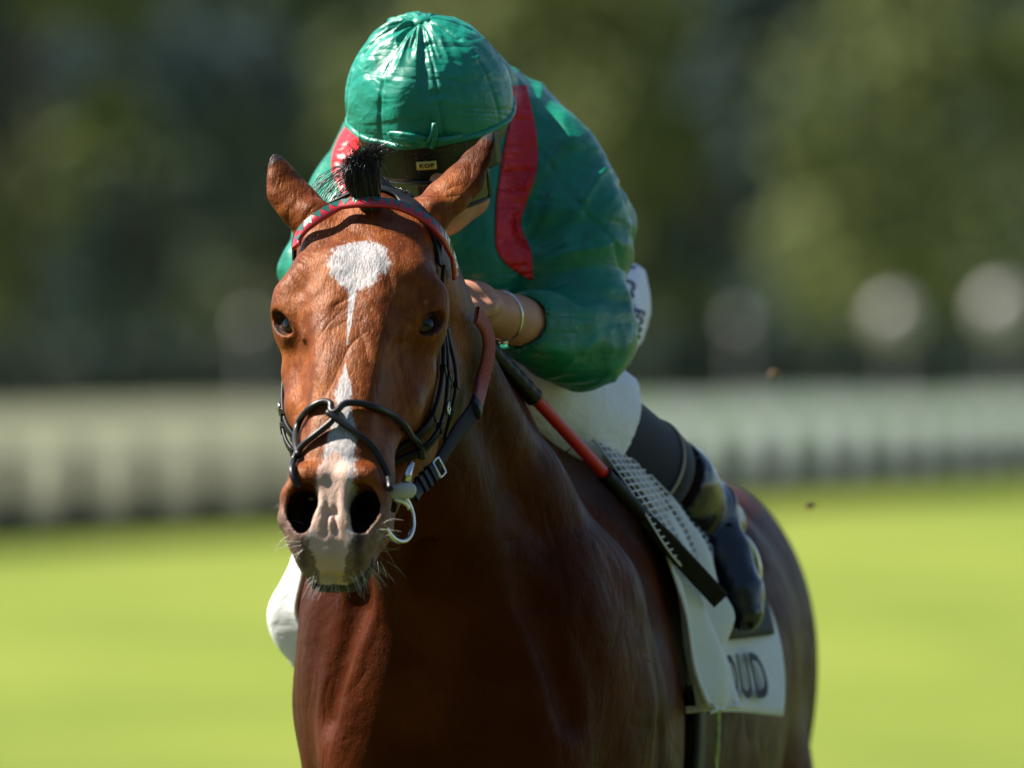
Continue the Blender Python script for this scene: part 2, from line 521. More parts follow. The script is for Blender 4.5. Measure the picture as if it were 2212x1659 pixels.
    f.ell((0, .505, -.115), (.036, .034, .020), k=.02)
    # mouth line
    f.path([((-.054, .470, -.087), .003), ((-.048, .520, -.0895), .0035), ((-.025, .557, -.090), .004), ((.025, .557, -.090), .004), ((.048, .520, -.0895), .0035), ((.054, .470, -.087), .003)], k=.006, op='cut')
    for g in (-1, 1):
        # nostril opening: a deep slanting pocket
        f.ell((g * .0405, .474, -.030), (.0195, .030, .034), k=.006, rot=[[.94, .0, g * .34], [0, 1, 0], [-g * .34, 0, .94]], op='cut')
        f.ell((g * .037, .498, -.036), (.0125, .0165, .028), k=.006, op='cut')
        f.cone((g * .040, .474, -.04), (g * .028, .430, -.072), .015, .008, k=.01, op='cut')
        # grooves between the nostrils
        f.path([((g * .0050, .452, .0), .0015), ((g * .0052, .490, -.0185), .0018), ((g * .0065, .516, -.029), .0012)], k=.008, op='cut')
    # eye sockets and lids
    for g in (-1, 1):
        c, nrm, fw, upv = eye_frame(g)
        RT = [list(nrm), list(fw), list(upv)]
        f.ell(tuple(c + nrm * .001), (.0265, .0260, .0240), k=.014, rot=RT)                 # lid mass
        f.ell(tuple(c + nrm * .034), (.028, .0225, .0118), k=.002, rot=RT, op='cut')    # almond opening
        f.ell(tuple(c + nrm * .004), (.0226, .0226, .0226), k=.001, rot=RT, op='cut')
        e = lambda u, v, w: tuple(c + fw * u + upv * v + nrm * w)
        f.path([(e(-.0205, .003, .018), .0030), (e(-.012, .0105, .0245), .0046), (e(.002, .0118, .0265), .0048), (e(.0130, .0065, .0240), .0038), (e(.0205, -.001, .0190), .0028)], k=.004)     # upper lid
        f.path([(e(-.0195, -.002, .0185), .0026), (e(-.008, -.0120, .0218), .0030), (e(.006, -.0120, .0215), .0030), (e(.0185, -.004, .0185), .0026)], k=.004)    # lower lid
        f.path([(e(-.022, .016, .019), .0020), (e(-.010, .0235, .0215), .0022), (e(.003, .022, .023), .002)], k=.007, op='cut')                          # lid fold
        f.path([(e(-.006, -.0165, .021), .0014), (e(.013, -.0140, .020), .0014)], k=.007, op='cut')
    # ears (turned back)
    f.frame()
    def ear(base, mid, tip, back, wmax):
        base, mid, tip, back = map(np.asarray, (base, mid, tip, back))
        ax = (tip - base) / np.linalg.norm(tip - base)
        b = back - ax * (back @ ax); b /= np.linalg.norm(b)
        P = [base - ax * .03, base, base * .5 + mid * .5, mid, mid * .55 + tip * .45, mid * .2 + tip * .8, tip]
        rr = [wmax * .8, wmax * .95, wmax * 1.06, wmax * .98, wmax * .64, wmax * .32, wmax * .08]
        f.path([(tuple(p), r) for p, r in zip(P[:2], rr[:2])], k=.03)
        f.path([(tuple(p), r) for p, r in zip(P[1:], rr[1:])], k=.012, flat=(tuple(b), .55))
        f.path([(tuple(p + b * o), r) for p, r, o in zip(P[2:], [wmax * .70, wmax * .76, wmax * .54, wmax * .26, wmax * .05], [.013, .013, .010, .006, .003])], k=.004, op='cut', flat=(tuple(b), .62))
    ear(W(930, 462, .13), W(1000, 392, .165), W(1066, 286, .20), (.35, .75, -.25), .0275)
    ear(W(668, 470, .12), W(622, 415, .135), W(593, 336, .145), (-.55, .75, .05), .0285)
    V, Q = f.mesh()
    V = smooth_mesh(V, Q, 2, .5)
    return V, Q
HV, HQ = build_horse()
HVN = vnormals(HV, HQ)
hloc = (HV - HO) @ HM.T
bloc = (HV - BO) @ BM.T

# ---- coat markings, measured in head space (l, s, d)
def horse_masks():
    l, s, d = hloc.T
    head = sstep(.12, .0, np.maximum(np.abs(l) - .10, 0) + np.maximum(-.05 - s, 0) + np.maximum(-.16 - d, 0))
    nz = fbm(hloc * 60, 3) - .5
    face = sstep(-.06, -.03, d + 0 * l)
    # star
    sx, sy = (l - .003) / .045, (s - .108) / .043
    sy2 = np.where(sy > 0, sy * .85, sy)
    star = 1 - np.sqrt(sx ** 2 * np.where(sy > 0, 1 + sy * .75, 1) + sy2 ** 2)
    # stripe and snip down the nose
    wid = cubic([.10, .16, .20, .26, .285, .30, .34, .38, .42, .46, .49, .52, .60], [.012, .0052, .0034, .0006, .0035, .009, .012, .019, .024, .028, .030, .030, .03], np.clip(s, .10, .6))
    cen = cubic([.10, .2, .26, .31, .36, .42, .5, .6], [.0, -.001, .0, .002, .006, .005, .0, .0], np.clip(s, .1, .6))
    stripe = np.where(s > .11, 1 - np.abs(l - cen) / wid, -1)
    stripe = np.where(s > .25, np.maximum(stripe, -1), stripe)
    white = np.maximum(star * 1.4, np.clip(stripe, -1, 1)) * face - (1 - face)
    white = np.where(s > .60, -1, white)
    # pink skin of the muzzle under the blaze
    snip = np.where(s > .40, 1 - np.abs(l) / np.interp(s, [.40, .46, .50, .52, .535, .556], [.018, .023, .027, .0285, .027, .014]), -1) - 1.5 * sstep(.435, .385, s)
    # lip patch reaches down to the mouth line only
    snip = np.where(d < -.0945, -1, snip)
    # dark points: muzzle sides, lips, nostril rims, eye rims, ear edges
    dark = np.zeros(len(l))
    dark = np.maximum(dark, sstep(.485, .52, s) * np.exp(-((np.abs(l) - .036) / .013) ** 2) * (.62 + .5 * nz))
    dark = np.maximum(dark, sstep(.43, .50, s) * .22 * (np.abs(l) < .09))
    for g in (-1, 1):
        e = np.sqrt(((l - g * .096) / .021) ** 2 + ((s - .167) / .025) ** 2 + ((d + .038) / .021) ** 2)
        dark = np.maximum(dark, .62 * sstep(1.25, .6, e))
        q = np.sqrt(((l - g * .041) / .025) ** 2 + ((s - .478) / .036) ** 2 + ((d + .045) / .03) ** 2)
        dark = np.maximum(dark, sstep(1.05, .8, q))
    dark = np.maximum(dark, sstep(-.088, -.096, d) * sstep(.46, .5, s))
    # nostril insides: surfaces that face the middle of the opening
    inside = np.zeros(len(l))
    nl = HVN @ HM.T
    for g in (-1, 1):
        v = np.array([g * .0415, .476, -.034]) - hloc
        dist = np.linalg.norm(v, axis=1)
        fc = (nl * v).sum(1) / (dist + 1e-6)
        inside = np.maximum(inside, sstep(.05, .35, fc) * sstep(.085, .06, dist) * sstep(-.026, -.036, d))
    # ears
    for base, mid, tip in ((W(930, 462, .13), W(1000, 392, .165), W(1066, 286, .20)), (W(668, 470, .12), W(622, 415, .135), W(593, 336, .145))):
        ax = tip - base; L = np.linalg.norm(ax); ax = ax / L
        t = (HV - base) @ ax / L
        r = np.linalg.norm(HV - base - np.outer((HV - base) @ ax, ax), axis=1)
        dark = np.maximum(dark, sstep(.80, .95, t) * (t < 1.1) * (r < .06))
    # black legs
    dark = np.maximum(dark, sstep(.75, .55, HV[:, 2]))
    taupe = sstep(.445, .50, s + .012 * (nz * 2)) * (np.abs(l) < .09) * (d > -.14)
    return white, snip, dark, inside, head, taupe
M_white, M_snip, M_dark, M_in, M_head, M_tau = horse_masks()

def coat_material():
    m = mat('bay_coat', (.16, .05, .016), .42, .5)
    t = NT(m)
    vec = t.attr('hpos', 'Vector'); wvec = t.coord()
    mp = t.n('ShaderNodeMapping'); mp.inputs['Scale'].default_value = (1.0, .28, .8); t.l(vec, mp.inputs[0])
    hair = t.noise(mp.outputs[0], 560, 3, .6, .6)
    hair2 = t.noise(mp.outputs[0], 210, 3, .55, .8)
    mott = t.noise(vec, 22, 4, .6)
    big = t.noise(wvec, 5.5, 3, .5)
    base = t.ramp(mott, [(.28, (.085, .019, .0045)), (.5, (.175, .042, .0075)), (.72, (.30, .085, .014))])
    body = t.ramp(big, [(.3, (.030, .0058, .0015)), (.55, (.060, .0120, .0024)), (.75, (.108, .0235, .0040))])  # body tones darkened below the head's to carry the chest's deep shade
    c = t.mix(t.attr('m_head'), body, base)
    c = t.mix(t.map(hair2, .35, .70, .0, .45), c, (.05, .013, .005))
    c = t.mix(t.math('MULTIPLY', t.attr('m_tau'), .8), c, t.ramp(hair2, [(.3, (.10, .075, .068)), (.7, (.26, .185, .155))]))
    c = t.mix(t.math('MULTIPLY', t.map(t.math('ADD', t.attr('m_dark'), t.math('MULTIPLY', t.math('SUBTRACT', hair2, .5), .5)), .35, .75), 1.0), c, (.028, .026, .028))
    wn_ = t.math('ADD', t.attr('m_white'), t.math('ADD', t.math('MULTIPLY', t.math('SUBTRACT', hair2, .5), .9), t.math('MULTIPLY', t.math('SUBTRACT', hair, .5), .6)))
    wf = t.map(wn_, -.02, .26)
    grey = t.ramp(hair, [(.30, (.20, .195, .205)), (.62, (.45, .44, .45))])
    c = t.mix(wf, c, grey)
    pn = t.math('ADD', t.attr('m_snip'), t.math('ADD', t.math('MULTIPLY', t.math('SUBTRACT', t.noise(vec, 260, 4, .7), .5), .6), t.math('MULTIPLY', t.math('SUBTRACT', t.noise(vec, 55, 2, .5), .5), .9)))
    pf = t.map(pn, .0, .12)
    pink = t.ramp(mott, [(.3, (.46, .30, .25)), (.7, (.56, .40, .33))])
    c = t.mix(pf, c, pink)
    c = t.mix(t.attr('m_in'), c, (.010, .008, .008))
    t.col(c)
    b1 = t.bump(hair2, .55, .0022)
    b2 = t.bump(hair, .6, .0012, b1)
    b3 = t.bump(t.noise(wvec, 30, 3, .5), .12, .01, b2)
    mv = t.n('ShaderNodeMapping'); mv.inputs['Scale'].default_value = (1.0, .8, .62); mv.inputs['Rotation'].default_value = (0, .5, 0); t.l(wvec, mv.inputs[0])
    vein = t.math('ABSOLUTE', t.math('SUBTRACT', t.noise(mv.outputs[0], 9, 2, .5, 1.2), .5))
    b3 = t.bump(t.math('SMOOTH_MIN', vein, .06), .6, .04, b3)
    b3 = t.bump(t.noise(mv.outputs[0], 10, 3, .5, .6), .24, .045, b3)
    t.nor(b3)
    t.rough(t.map(mott, .2, .8, .36, .52))
    t.b.inputs['Specular IOR Level'].default_value = .24
    t.l(t.math('ADD', t.math('MULTIPLY', t.attr('m_head'), .16), .07), t.b.inputs['Specular IOR Level'])
    t.b.inputs['Specular Tint'].default_value = (.85, .45, .24, 1)
    return m
MAT_COAT = coat_material()
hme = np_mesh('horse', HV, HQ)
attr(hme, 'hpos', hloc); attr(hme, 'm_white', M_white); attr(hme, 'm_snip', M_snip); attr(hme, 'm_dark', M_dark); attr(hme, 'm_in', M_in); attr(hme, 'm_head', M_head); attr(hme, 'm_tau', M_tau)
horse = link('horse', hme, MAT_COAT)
tag(horse, 'bay racehorse with white star and blaze galloping towards the viewer', 'horse')
BVH_H = BVHTree.FromPolygons([Vector(v) for v in HV], [tuple(map(int, q)) for q in HQ])

def eyes():
    m = mat('eye_dark', (.012, .006, .003), .09, .4, coat=.1)
    t = NT(m); vec = t.attr('e', 'Vector')
    sx = t.n('ShaderNodeSeparateXYZ'); t.l(vec, sx.inputs[0])
    iris = t.ramp(t.math('ADD', t.math('POWER', t.math('ADD', t.math('POWER', sx.outputs[1], 2.0), t.math('POWER', t.math('MULTIPLY', sx.outputs[2], 1.6), 2.0)), .5), 0), [(.0, (.004, .003, .003)), (.36, (.005, .004, .003)), (.46, (.035, .014, .005)), (.75, (.028, .011, .004)), (.95, (.012, .007, .005))])
    t.col(iris)
    for g in (-1, 1):
        n, k = 24, 32
        V, F = [], []
        for i in range(n + 1):
            for j in range(k):
                a, b = math.pi * i / n, 2 * math.pi * j / k
                V.append((math.cos(a), math.sin(a) * math.cos(b), math.sin(a) * math.sin(b)))
        for i in range(n):
            for j in range(k):
                F.append((i * k + j, i * k + (j + 1) % k, (i + 1) * k + (j + 1) % k, (i + 1) * k + j))
        U = np.array(V)
        c, nrm, fw, upv = eye_frame(g)
        P = H(0, 0, 0) + (c + nrm * .0040 + (U * np.array([.0228, .0228, .0228])) @ np.stack([nrm, fw, upv])) @ HM
        o = obj('eye', P, F if g > 0 else [f[::-1] for f in F], m, horse)
        attr(o.data, 'e', U)
eyes()

# ------------------------------------------------------------------ the jockey
def mirror(p):
    q = (np.asarray(p, float) - BO) @ BM.T
    q[0] = -q[0]
    return BO + q @ BM
SHR, ELR, WRR = W(1178, 372, .84), W(1268, 742, .72), W(1056, 672, .53)
SHL, ELL, WRL = W(778, 425, .88), W(700, 590, .76), W(775, 640, .53)
HIPR, KNR, ANR = W(1282, 660, 1.20), W(1145, 845, .80), W(1525, 1108, 1.13)
TOR = W(1612, 1330, 1.06)
HIPL, KNL, ANL, TOL = map(mirror, (HIPR, KNR, ANR, TOR))
HEAD = W(922, 268, .52)
hphi, hrho = R(20), R(6)
HF = np.array([math.sin(hrho) * math.sin(hphi), -math.cos(hphi), -math.sin(hphi) * math.cos(hrho)])
HLt = np.array([math.cos(hrho), 0, math.sin(hrho)])
HU = np.cross(HLt, -HF); HU /= np.linalg.norm(HU)
HELM = np.stack([HLt, HF, HU])            # lateral, forward, up
HC = W(927, 205, .52)                       # helmet centre
def skin_material():
    m = mat('skin', (.42, .20, .125), .45, .4, sub=.12)
    t = NT(m); v = t.coord()
    t.col(t.ramp(t.noise(v, 26, 4, .6), [(.3, (.40, .175, .10)), (.7, (.50, .25, .16))]))
    t.nor(t.bump(t.noise(v, 420, 3, .6), .25, .0008))
    return m
MAT_SKIN = skin_material()

def lerp(a, b, t): return np.asarray(a) * (1 - t) + np.asarray(b) * t
def jockey_body():
    f = Field(axis_coords([(-.47, .47, .0055)]), axis_coords([(.30, 1.55, .0055)]), axis_coords([(1.10, 2.14, .0055)]))
    P = lambda p: tuple(p)
    # torso, pelvis
    f.path([(P(W(965, 430, .92)), .12), (P(W(1060, 490, 1.12)), .105), (P(W(1150, 590, 1.28)), .095)], k=.05)
    f.path([(P(SHR), .058), (P(W(970, 390, .86)), .085), (P(SHL), .058)], k=.04)
    # arms
    for S, E, Wr in ((SHR, ELR, WRR), (SHL, ELL, WRL)):
        f.path([(P(S), .052), (P(lerp(S, E, .45)), .046), (P(E), .036)], k=.025)
        f.path([(P(E), .037), (P(lerp(E, Wr, .30)), .0385), (P(lerp(E, Wr, .75)), .0305), (P(lerp(E, Wr, .92)), .0275), (P(Wr), .027)], k=.016, flat=None)
    # legs
    for Hh, K, A, T in ((HIPR, KNR, ANR, TOR), (HIPL, KNL, ANL, TOL)):
        f.path([(P(Hh), .066), (P(lerp(Hh, K, .5)), .060), (P(K), .048)], k=.03)
        f.path([(P(K), .05), (P(lerp(K, A, .35)), .046), (P(A), .028)], k=.025)
        f.path([(P(A), .03), (P(lerp(A, T, .5)), .03), (P(T), .022)], k=.02)
    # neck and head (local frame: lateral, forward, up)
    f.path([(P(W(945, 400, .72)), .06), (P(HEAD), .055)], k=.03)
    f.frame(HC, HELM)
    f.ell((0, .0, -.02), (.074, .092, .095), k=.02)
    f.ell((0, .035, -.095), (.060, .062, .075), k=.03)
    f.ell((0, .060, -.150), (.034, .032, .026), k=.025)       # chin
    f.path([((.055, .0, -.105), .016), ((.045, .04, -.140), .016), ((0, .068, -.152), .014)], k=.02)
    f.path([((-.055, .0, -.105), .016), ((-.045, .04, -.140), .016), ((0, .068, -.152), .014)], k=.02)
    f.path([((0, .098, -.052), .008), ((0, .112, -.085), .0125)], k=.012)   # nose
    for g in (-1, 1):
        f.ell((g * .011, .103, -.088), (.008, .009, .007), k=.006)
        f.ell((g * .040, .075, -.085), (.022, .022, .02), k=.02)            # cheekbone
        f.ell((g * .032, .098, -.055), (.015, .010, .009), k=.006, op='cut')
        f.ell((g * .032, .086, -.056), (.013, .012, .011), k=.004)
        f.ell((g * .076, -.012, -.065), (.008, .018, .030), k=.006)         # ear
    f.path([((-.022, .093, -.117), .005), ((0, .099, -.115), .006), ((.022, .093, -.117), .005)], k=.006)
    f.path([((-.019, .093, -.126), .005), ((0, .098, -.127), .006), ((.019, .093, -.126), .005)], k=.006)
    f.path([((-.022, .101, -.1215), .0012), ((0, .107, -.1215), .0012), ((.022, .101, -.1215), .0012)], k=.003, op='cut')
    # hands gripping the reins: palm, four curled fingers, thumb from the side of the palm
    f.frame()
    for Wr, E, sg in ((WRR, ELR, 1), (WRL, ELL, -1)):
        fw = (Wr - E) / np.linalg.norm(Wr - E)
        dn = np.array([0, -.25, -1.0]); dn -= fw * (dn @ fw); dn /= np.linalg.norm(dn)
        sd_ = np.cross(fw, dn) * 1.0
        if sd_ @ np.array([0, -1, 0]) < 0: sd_ = -sd_           # towards the camera
        K0 = Wr + fw * .075
        f.path([(P(Wr), .026), (P(Wr + fw * .035), .027), (P(K0), .025)], k=.012, flat=None)
        f.ell(P(Wr + fw * .05 + sd_ * .004), (.040, .034, .030), k=.015)
        for q, off in enumerate((-.027, -.009, .009, .027)):
            L = (.9, 1.0, .95, .8)[q]
            a = K0 + sd_ * off + dn * .006
            b = a + fw * .026 * L + dn * .016 * L
            c = b + dn * .026 * L - fw * .010 * L
            e = c - fw * .022 * L - dn * .002
            f.path([(P(a - fw * .012), .0100), (P(b), .0096), (P(c), .0090), (P(e), .0082)], k=.003)
        th = Wr + fw * .030 + sd_ * .028
        f.path([(P(th), .0135), (P(th + fw * .025 + sd_ * .010 + dn * .012), .0110), (P(th + fw * .046 + sd_ * .004 + dn * .024), .0095)], k=.006)
    V, Q = f.mesh()
    return smooth_mesh(V, Q, 1, .4), Q
JV, JQ = jockey_body()
person = obj('person', JV, JQ, MAT_SKIN)
tag(person, 'jockey in green silks with red braces and white breeches crouched over the horse', 'person')

# ---- satin
def satin(name, col, dark, scale=1.0, rough=.36, wrinkle=.5, spec=.48):
    m = mat(name, col, rough, spec)
    t = NT(m); v = t.coord()
    n1 = t.noise(v, 16 * scale, 3, .5, 1.2)
    n2 = t.noise(t.coord((1.0, 1.0, 2.2)), 22 * scale, 2, .45, 1.2)
    n3 = t.noise(v, 900, 2, .5)
    t.col(t.mix(t.map(n1, .3, .7), dark, col))
    b = t.bump(n1, .35 * wrinkle, .02)
    b = t.bump(n2, .35 * wrinkle, .008, b)
    mp = t.n('ShaderNodeMapping'); mp.inputs['Rotation'].default_value = (0, R(-38), 0); mp.inputs['Scale'].default_value = (1.0, 1.0, 4.2)
    t.l(v, mp.inputs[0])
    cr = t.math('ABSOLUTE', t.math('SUBTRACT', t.noise(mp.outputs[0], 5.2 * scale, 2, .45, .6), .5))
    b = t.bump(t.math('MINIMUM', cr, .10), .42 * wrinkle, .05, b)
    t.nor(t.bump(n3, .10, .0005, b))
    t.rough(t.map(n2, .3, .7, rough - .04, rough + .08))
    return m
MAT_GREEN = satin('green_satin', (.0, .200, .118), (.0, .145, .086), wrinkle=.5)
MAT_CAP = satin('green_cap_satin', (.0, .225, .150), (.0, .185, .122), 1.0, .38, .7, .5)
MAT_RED = satin('red_satin', (.72, .004, .008), (.55, .003, .006), 1.2, .36, 1.2)

def ridged(p, o=2):
    s, a, t = 0, 1.0, 0
    for k in range(o):
        n = vnoise(p * (1.9 ** k) + 11.7 * k)
        s = s + a * (1 - np.abs(2 * n - 1)) ** 1.5; t += a; a *= .5
    return s / t

def jersey():
    f = Field(axis_coords([(-.42, .30, .005)]), axis_coords([(.50, 1.42, .005)]), axis_coords([(1.56, 2.12, .0045)]))
    P = lambda p: tuple(p)
    f.path([(P(W(965, 420, .84)), .128), (P(W(1000, 420, .95)), .135), (P(W(1080, 480, 1.14)), .130), (P(W(1140, 560, 1.27)), .128)], k=.05)
    f.path([(P(W(955, 318, 1.02)), .125), (P(W(1020, 380, 1.16)), .13)], k=.05)  # raised back added to keep the sun off the right sleeve
    f.path([(P(W(950, 228, .82)), .104), (P(W(975, 330, .98)), .11)], k=.05)  # hidden hump added behind the helmet, blocks sun on the sleeve
    f.path([(P(W(905, 560, .74)), .07), (P(W(1010, 600, .76)), .075), (P(W(1060, 640, .85)), .07)], k=.08)
    f.path([(P(SHR), .074), (P(W(1090, 340, .90)), .092), (P(W(880, 390, .92)), .090), (P(SHL), .064)], k=.05)
    # right sleeve (image right), blown full
    f.path([(P(SHR), .074), (P(lerp(SHR, ELR, .35) + [.012, 0, .008]), .076), (P(lerp(SHR, ELR, .7)), .068), (P(ELR + [-.003, 0, .004]), .061)], k=.035)
    f.path([(P(ELR + [0.004, 0, -.002]), .058), (P(lerp(ELR, WRR, .25)), .055), (P(lerp(ELR, WRR, .48)), .047), (P(lerp(ELR, WRR, .60)), .040)], k=.025)
    # left sleeve
    f.path([(P(SHL), .066), (P(lerp(SHL, ELL, .5)), .062), (P(ELL), .052), (P(lerp(ELL, WRL, .6)), .042)], k=.03)
    # blown cloth behind the right shoulder
    f.path([(P(W(1290, 420, .95)), .035), (P(W(1335, 490, 1.0)), .028), (P(W(1325, 590, 1.0)), .024)], k=.03, flat=((.8, .3, 0), .7))
    f.path([(P(W(1325, 470, .94)), .012), (P(W(1358, 490, .96)), .006)], k=.012)
    # cuff opening
    d = (WRR - ELR) / np.linalg.norm(WRR - ELR)
    f.path([(P(lerp(ELR, WRR, .57)), .0355), (P(lerp(ELR, WRR, .9)), .037)], k=.004, op='cut')
    V, Q = f.mesh()
    V = smooth_mesh(V, Q, 3, .5)
    N = vnormals(V, Q)
    # folds
    arm = (ELR - SHR) / np.linalg.norm(ELR - SHR)
    t = (V - SHR) @ arm / np.linalg.norm(ELR - SHR)
    rad = np.linalg.norm(V - SHR - np.outer((V - SHR) @ arm, arm), axis=1)
    onarm = sstep(.13, .09, rad) * sstep(-.1, .15, t) * sstep(1.15, .95, t)
    fa = (ELR - WRR) / np.linalg.norm(ELR - WRR)
    tf = (V - WRR) @ fa / np.linalg.norm(ELR - WRR)
    rf = np.linalg.norm(V - WRR - np.outer((V - WRR) @ fa, fa), axis=1)
    onfore = sstep(.10, .07, rf) * sstep(.2, .4, tf) * sstep(1.1, .95, tf)
    # diagonal folds running from the armpit to the shoulder point
    e1 = np.array([.62, .0, .78]); e2 = np.array([-.78, 0, .62])
    q = np.stack([(V @ e1) * 5, V[:, 1] * 7, (V @ e2) * 21], 1) + 0.7 * fbm(V * 9)[:, None]
    fold = ridged(q)
    q2 = np.stack([(V @ arm) * 26, V[:, 0] * 6, V[:, 1] * 6], 1) + 1.0 * fbm(V * 8 + 3)[:, None]
    ring = ridged(q2, 1)
    q3 = np.stack([V[:, 0] * 16, V[:, 1] * 4, V[:, 2] * 6], 1) + .8 * fbm(V * 7 + 9)[:, None]
    vert = ridged(q3)
    q4 = np.stack([(V @ fa) * 9, V[:, 1] * 12, V[:, 2] * 24], 1) + .7 * fbm(V * 8 + 5)[:, None]
    lon = ridged(q4)
    disp = .020 * (fold - .5) * onarm * sstep(.95, .35, t) + .015 * (ring - .55) * onarm * sstep(.25, .7, t) * (1 - onfore * .7)
    disp += .013 * (lon - .5) * onfore
    body_ = (1 - onarm) * (1 - onfore)
    disp += .018 * (vert - .5) * body_
    left = sstep(-.20, -.27, V[:, 0])
    q5 = np.stack([V[:, 0] * 30, V[:, 1] * 12, V[:, 2] * 9], 1) + 1.1 * fbm(V * 10 + 2)[:, None]
    disp += .012 * (ridged(q5) - .5) * left
    # armhole seam
    seam = np.abs((V - SHR) @ np.array([.80, .0, .60]) - .010)
    disp -= .003 * sstep(.006, .0, seam) * (V[:, 0] > 0) * (t < .75)
    V = V + N * disp[:, None]
    return smooth_mesh(V, Q, 1, .35), Q
JEV, JEQ = jersey()
jersey_o = obj('jersey', JEV, JEQ, MAT_GREEN, person)
BVH_J = BVHTree.FromPolygons([Vector(v) for v in JEV], [tuple(map(int, q)) for q in JEQ])
CAMV = Vector((0, -CAM_D, CAM_H))
def cast(bvh, px, py, off=.003, Y=None):
    """the surface point seen through a photo pixel, lifted a little off the surface"""
    tgt = Vector(W(px, py, 0))
    d = (tgt - CAMV).normalized()
    loc, nor, i, dist = bvh.ray_cast(CAMV, d)
    if loc is None:
        loc, nor, i, dist = bvh.find_nearest(Vector(W(px, py, Y if Y is not None else .7)))
    if nor.dot(d) > 0: nor = -nor
    return np.array(loc + nor * off), np.array(nor)
def patch(bvh, A, Bp, n, m, off, name, mt, parent, thick=.002, Y=None, smooth=2):
    """sheet between two pixel edges A and B, laid on a surface"""
    A, Bp = spline(A, n), spline(Bp, n)
    G = np.zeros((n, m, 3))
    for i in range(n):
        for j in range(m):
            p = A[i] + (Bp[i] - A[i]) * j / (m - 1)
            G[i, j] = cast(bvh, p[0], p[1], off, Y)[0]
    for _ in range(smooth):
        G2 = G.copy()
        G2[1:-1] = (G[:-2] + 2 * G[1:-1] + G[2:]) / 4
        G = G2.copy()
        G2[:, 1:-1] = (G[:, :-2] + 2 * G[:, 1:-1] + G[:, 2:]) / 4
        G = G2
    mb = MB(); mb.grid(G, thick)
    return mb.build(name, mt, parent)
# red braces of the silks, over both shoulders
patch(BVH_J, [(1104, 186), (1106, 231), (1092, 300), (1082, 358), (1072, 430), (1070, 485), (1074, 545), (1100, 577), (1147, 605)], [(1136, 186), (1146, 231), (1158, 290), (1161, 358), (1140, 430), (1124, 485), (1148, 548), (1151, 577), (1151, 604)], 36, 14, .0022, 'brace', MAT_RED, person, .0015, .85, 1)
patch(BVH_J, [(752, 270), (728, 310), (718, 360), (730, 405), (748, 430)], [(790, 300), (775, 330), (765, 370), (765, 410), (775, 440)], 22, 10, .0022, 'brace', MAT_RED, person, .0015, .85, 1)

# ---- helmet and cap (surfaces of revolution with folds, in the head frame)
def hel(l, f_, u): return HC + np.array([l, f_, u]) @ HELM
def dome(rx, ry, rz, th0, th1, n, m, fn=None, cz=0.0):
    th = np.linspace(th0, th1, n)[:, None]; ph = np.linspace(0, 2 * math.pi, m, endpoint=False)[None, :]
    r = np.ones((n, m)) if fn is None else 1 + fn(th, ph)
    X = rx * np.sin(th) * np.sin(ph) * r; Yv = ry * np.sin(th) * np.cos(ph) * r; Z = rz * np.cos(th) * r + 0 * ph + cz
    G = HC + np.stack([X, Yv, Z], -1) @ HELM
    idx = np.arange(n * m).reshape(n, m)
    a = idx[:-1]; b = idx[1:]
    Q = np.stack([a, b, np.roll(b, -1, 1), np.roll(a, -1, 1)], -1).reshape(-1, 4)
    return G, Q
def capf(th, ph):
    P3 = np.stack([np.cos(ph) * 3.2 + 0 * th, np.sin(ph) * 3.2 + 0 * th, th * 1.2 + 0 * ph], -1).reshape(-1, 3)
    big = (fbm(P3 * .9, 2).reshape(th.shape[0], -1) - .5)
    P4 = np.stack([np.cos(ph) * 3.6 + 0 * th, np.sin(ph) * 3.6 + 0 * th, th * 1.9 + 0 * ph], -1).reshape(-1, 3)
    gath = ridged(P4, 2).reshape(th.shape[0], -1) - .5
    seam = np.abs(((ph / (math.pi / 4)) + .35) % 1 - .5)
    sm = -(.022 * np.exp(-(seam / .03) ** 2))
    # small puckers across the seams
    P5 = np.stack([ph * 2.0 + 0 * th, th * 16 + 0 * ph, 0 * th + 0 * ph + 2], -1).reshape(-1, 3)
    puck = (vnoise(P5).reshape(th.shape[0], -1) - .5) * np.exp(-(seam / .16) ** 2)
    top = sstep(1.25, .35, th)
    lft = .5 + .5 * np.sin(ph + math.pi)      # fuller gathers on the sunny side
    return .10 * big + gath * .11 * top * (.15 + 1.1 * lft) * sstep(.0, .25, th) + sm * sstep(.1, .4, th) * sstep(1.75, 1.4, th) + puck * .035 * sstep(.25, .5, th) * sstep(1.5, 1.0, th) - .05 * sstep(.14, .0, th)
RIM = R(97)
G, Q = dome(.1125, .130, .118, R(1), RIM, 110, 260, capf, -.012)
cap_o = obj('cap', G.reshape(-1, 3), Q, MAT_CAP, person)
rim = [tuple(p) for p in G[-1][::2]]
MB().tube(rim, .0042, 8, close=True).build('cap_edge', MAT_CAP, cap_o)
# button and bow
mb = MB(); th = np.linspace(0, 2 * math.pi, 16, endpoint=False)
mb.tube([hel(0, 0, .094), hel(0, 0, .103), hel(0, 0, .1085), hel(0, 0, .110)], [.014, .0145, .011, .004], 16)
mb.build('cap_button', MAT_CAP, cap_o)
def on_cap(lx, u, lift=.004):
    return hel(lx, .130 * math.sqrt(max(0, 1 - (lx / .1125) ** 2 - ((u + .012) / .118) ** 2)) + lift, u)
def bow_loop(x0, x1, u0, u1, h, name):
    n = 14; mb = MB(); Gd = np.zeros((n, 7, 3))
    for i in range(n):
        a = i / (n - 1)
        x = x0 + (x1 - x0) * a; u = u0 + (u1 - u0) * a
        for j in range(7):
            v = (j / 6 - .5) * h * math.sin(math.pi * (.12 + .86 * a)) ** .6
            Gd[i, j] = on_cap(x, u + v, .003 + .009 * math.sin(math.pi * a) * (1 - abs(j / 6 - .5)))
    mb.grid(Gd, .0015); mb.build(name, MAT_CAP, cap_o)
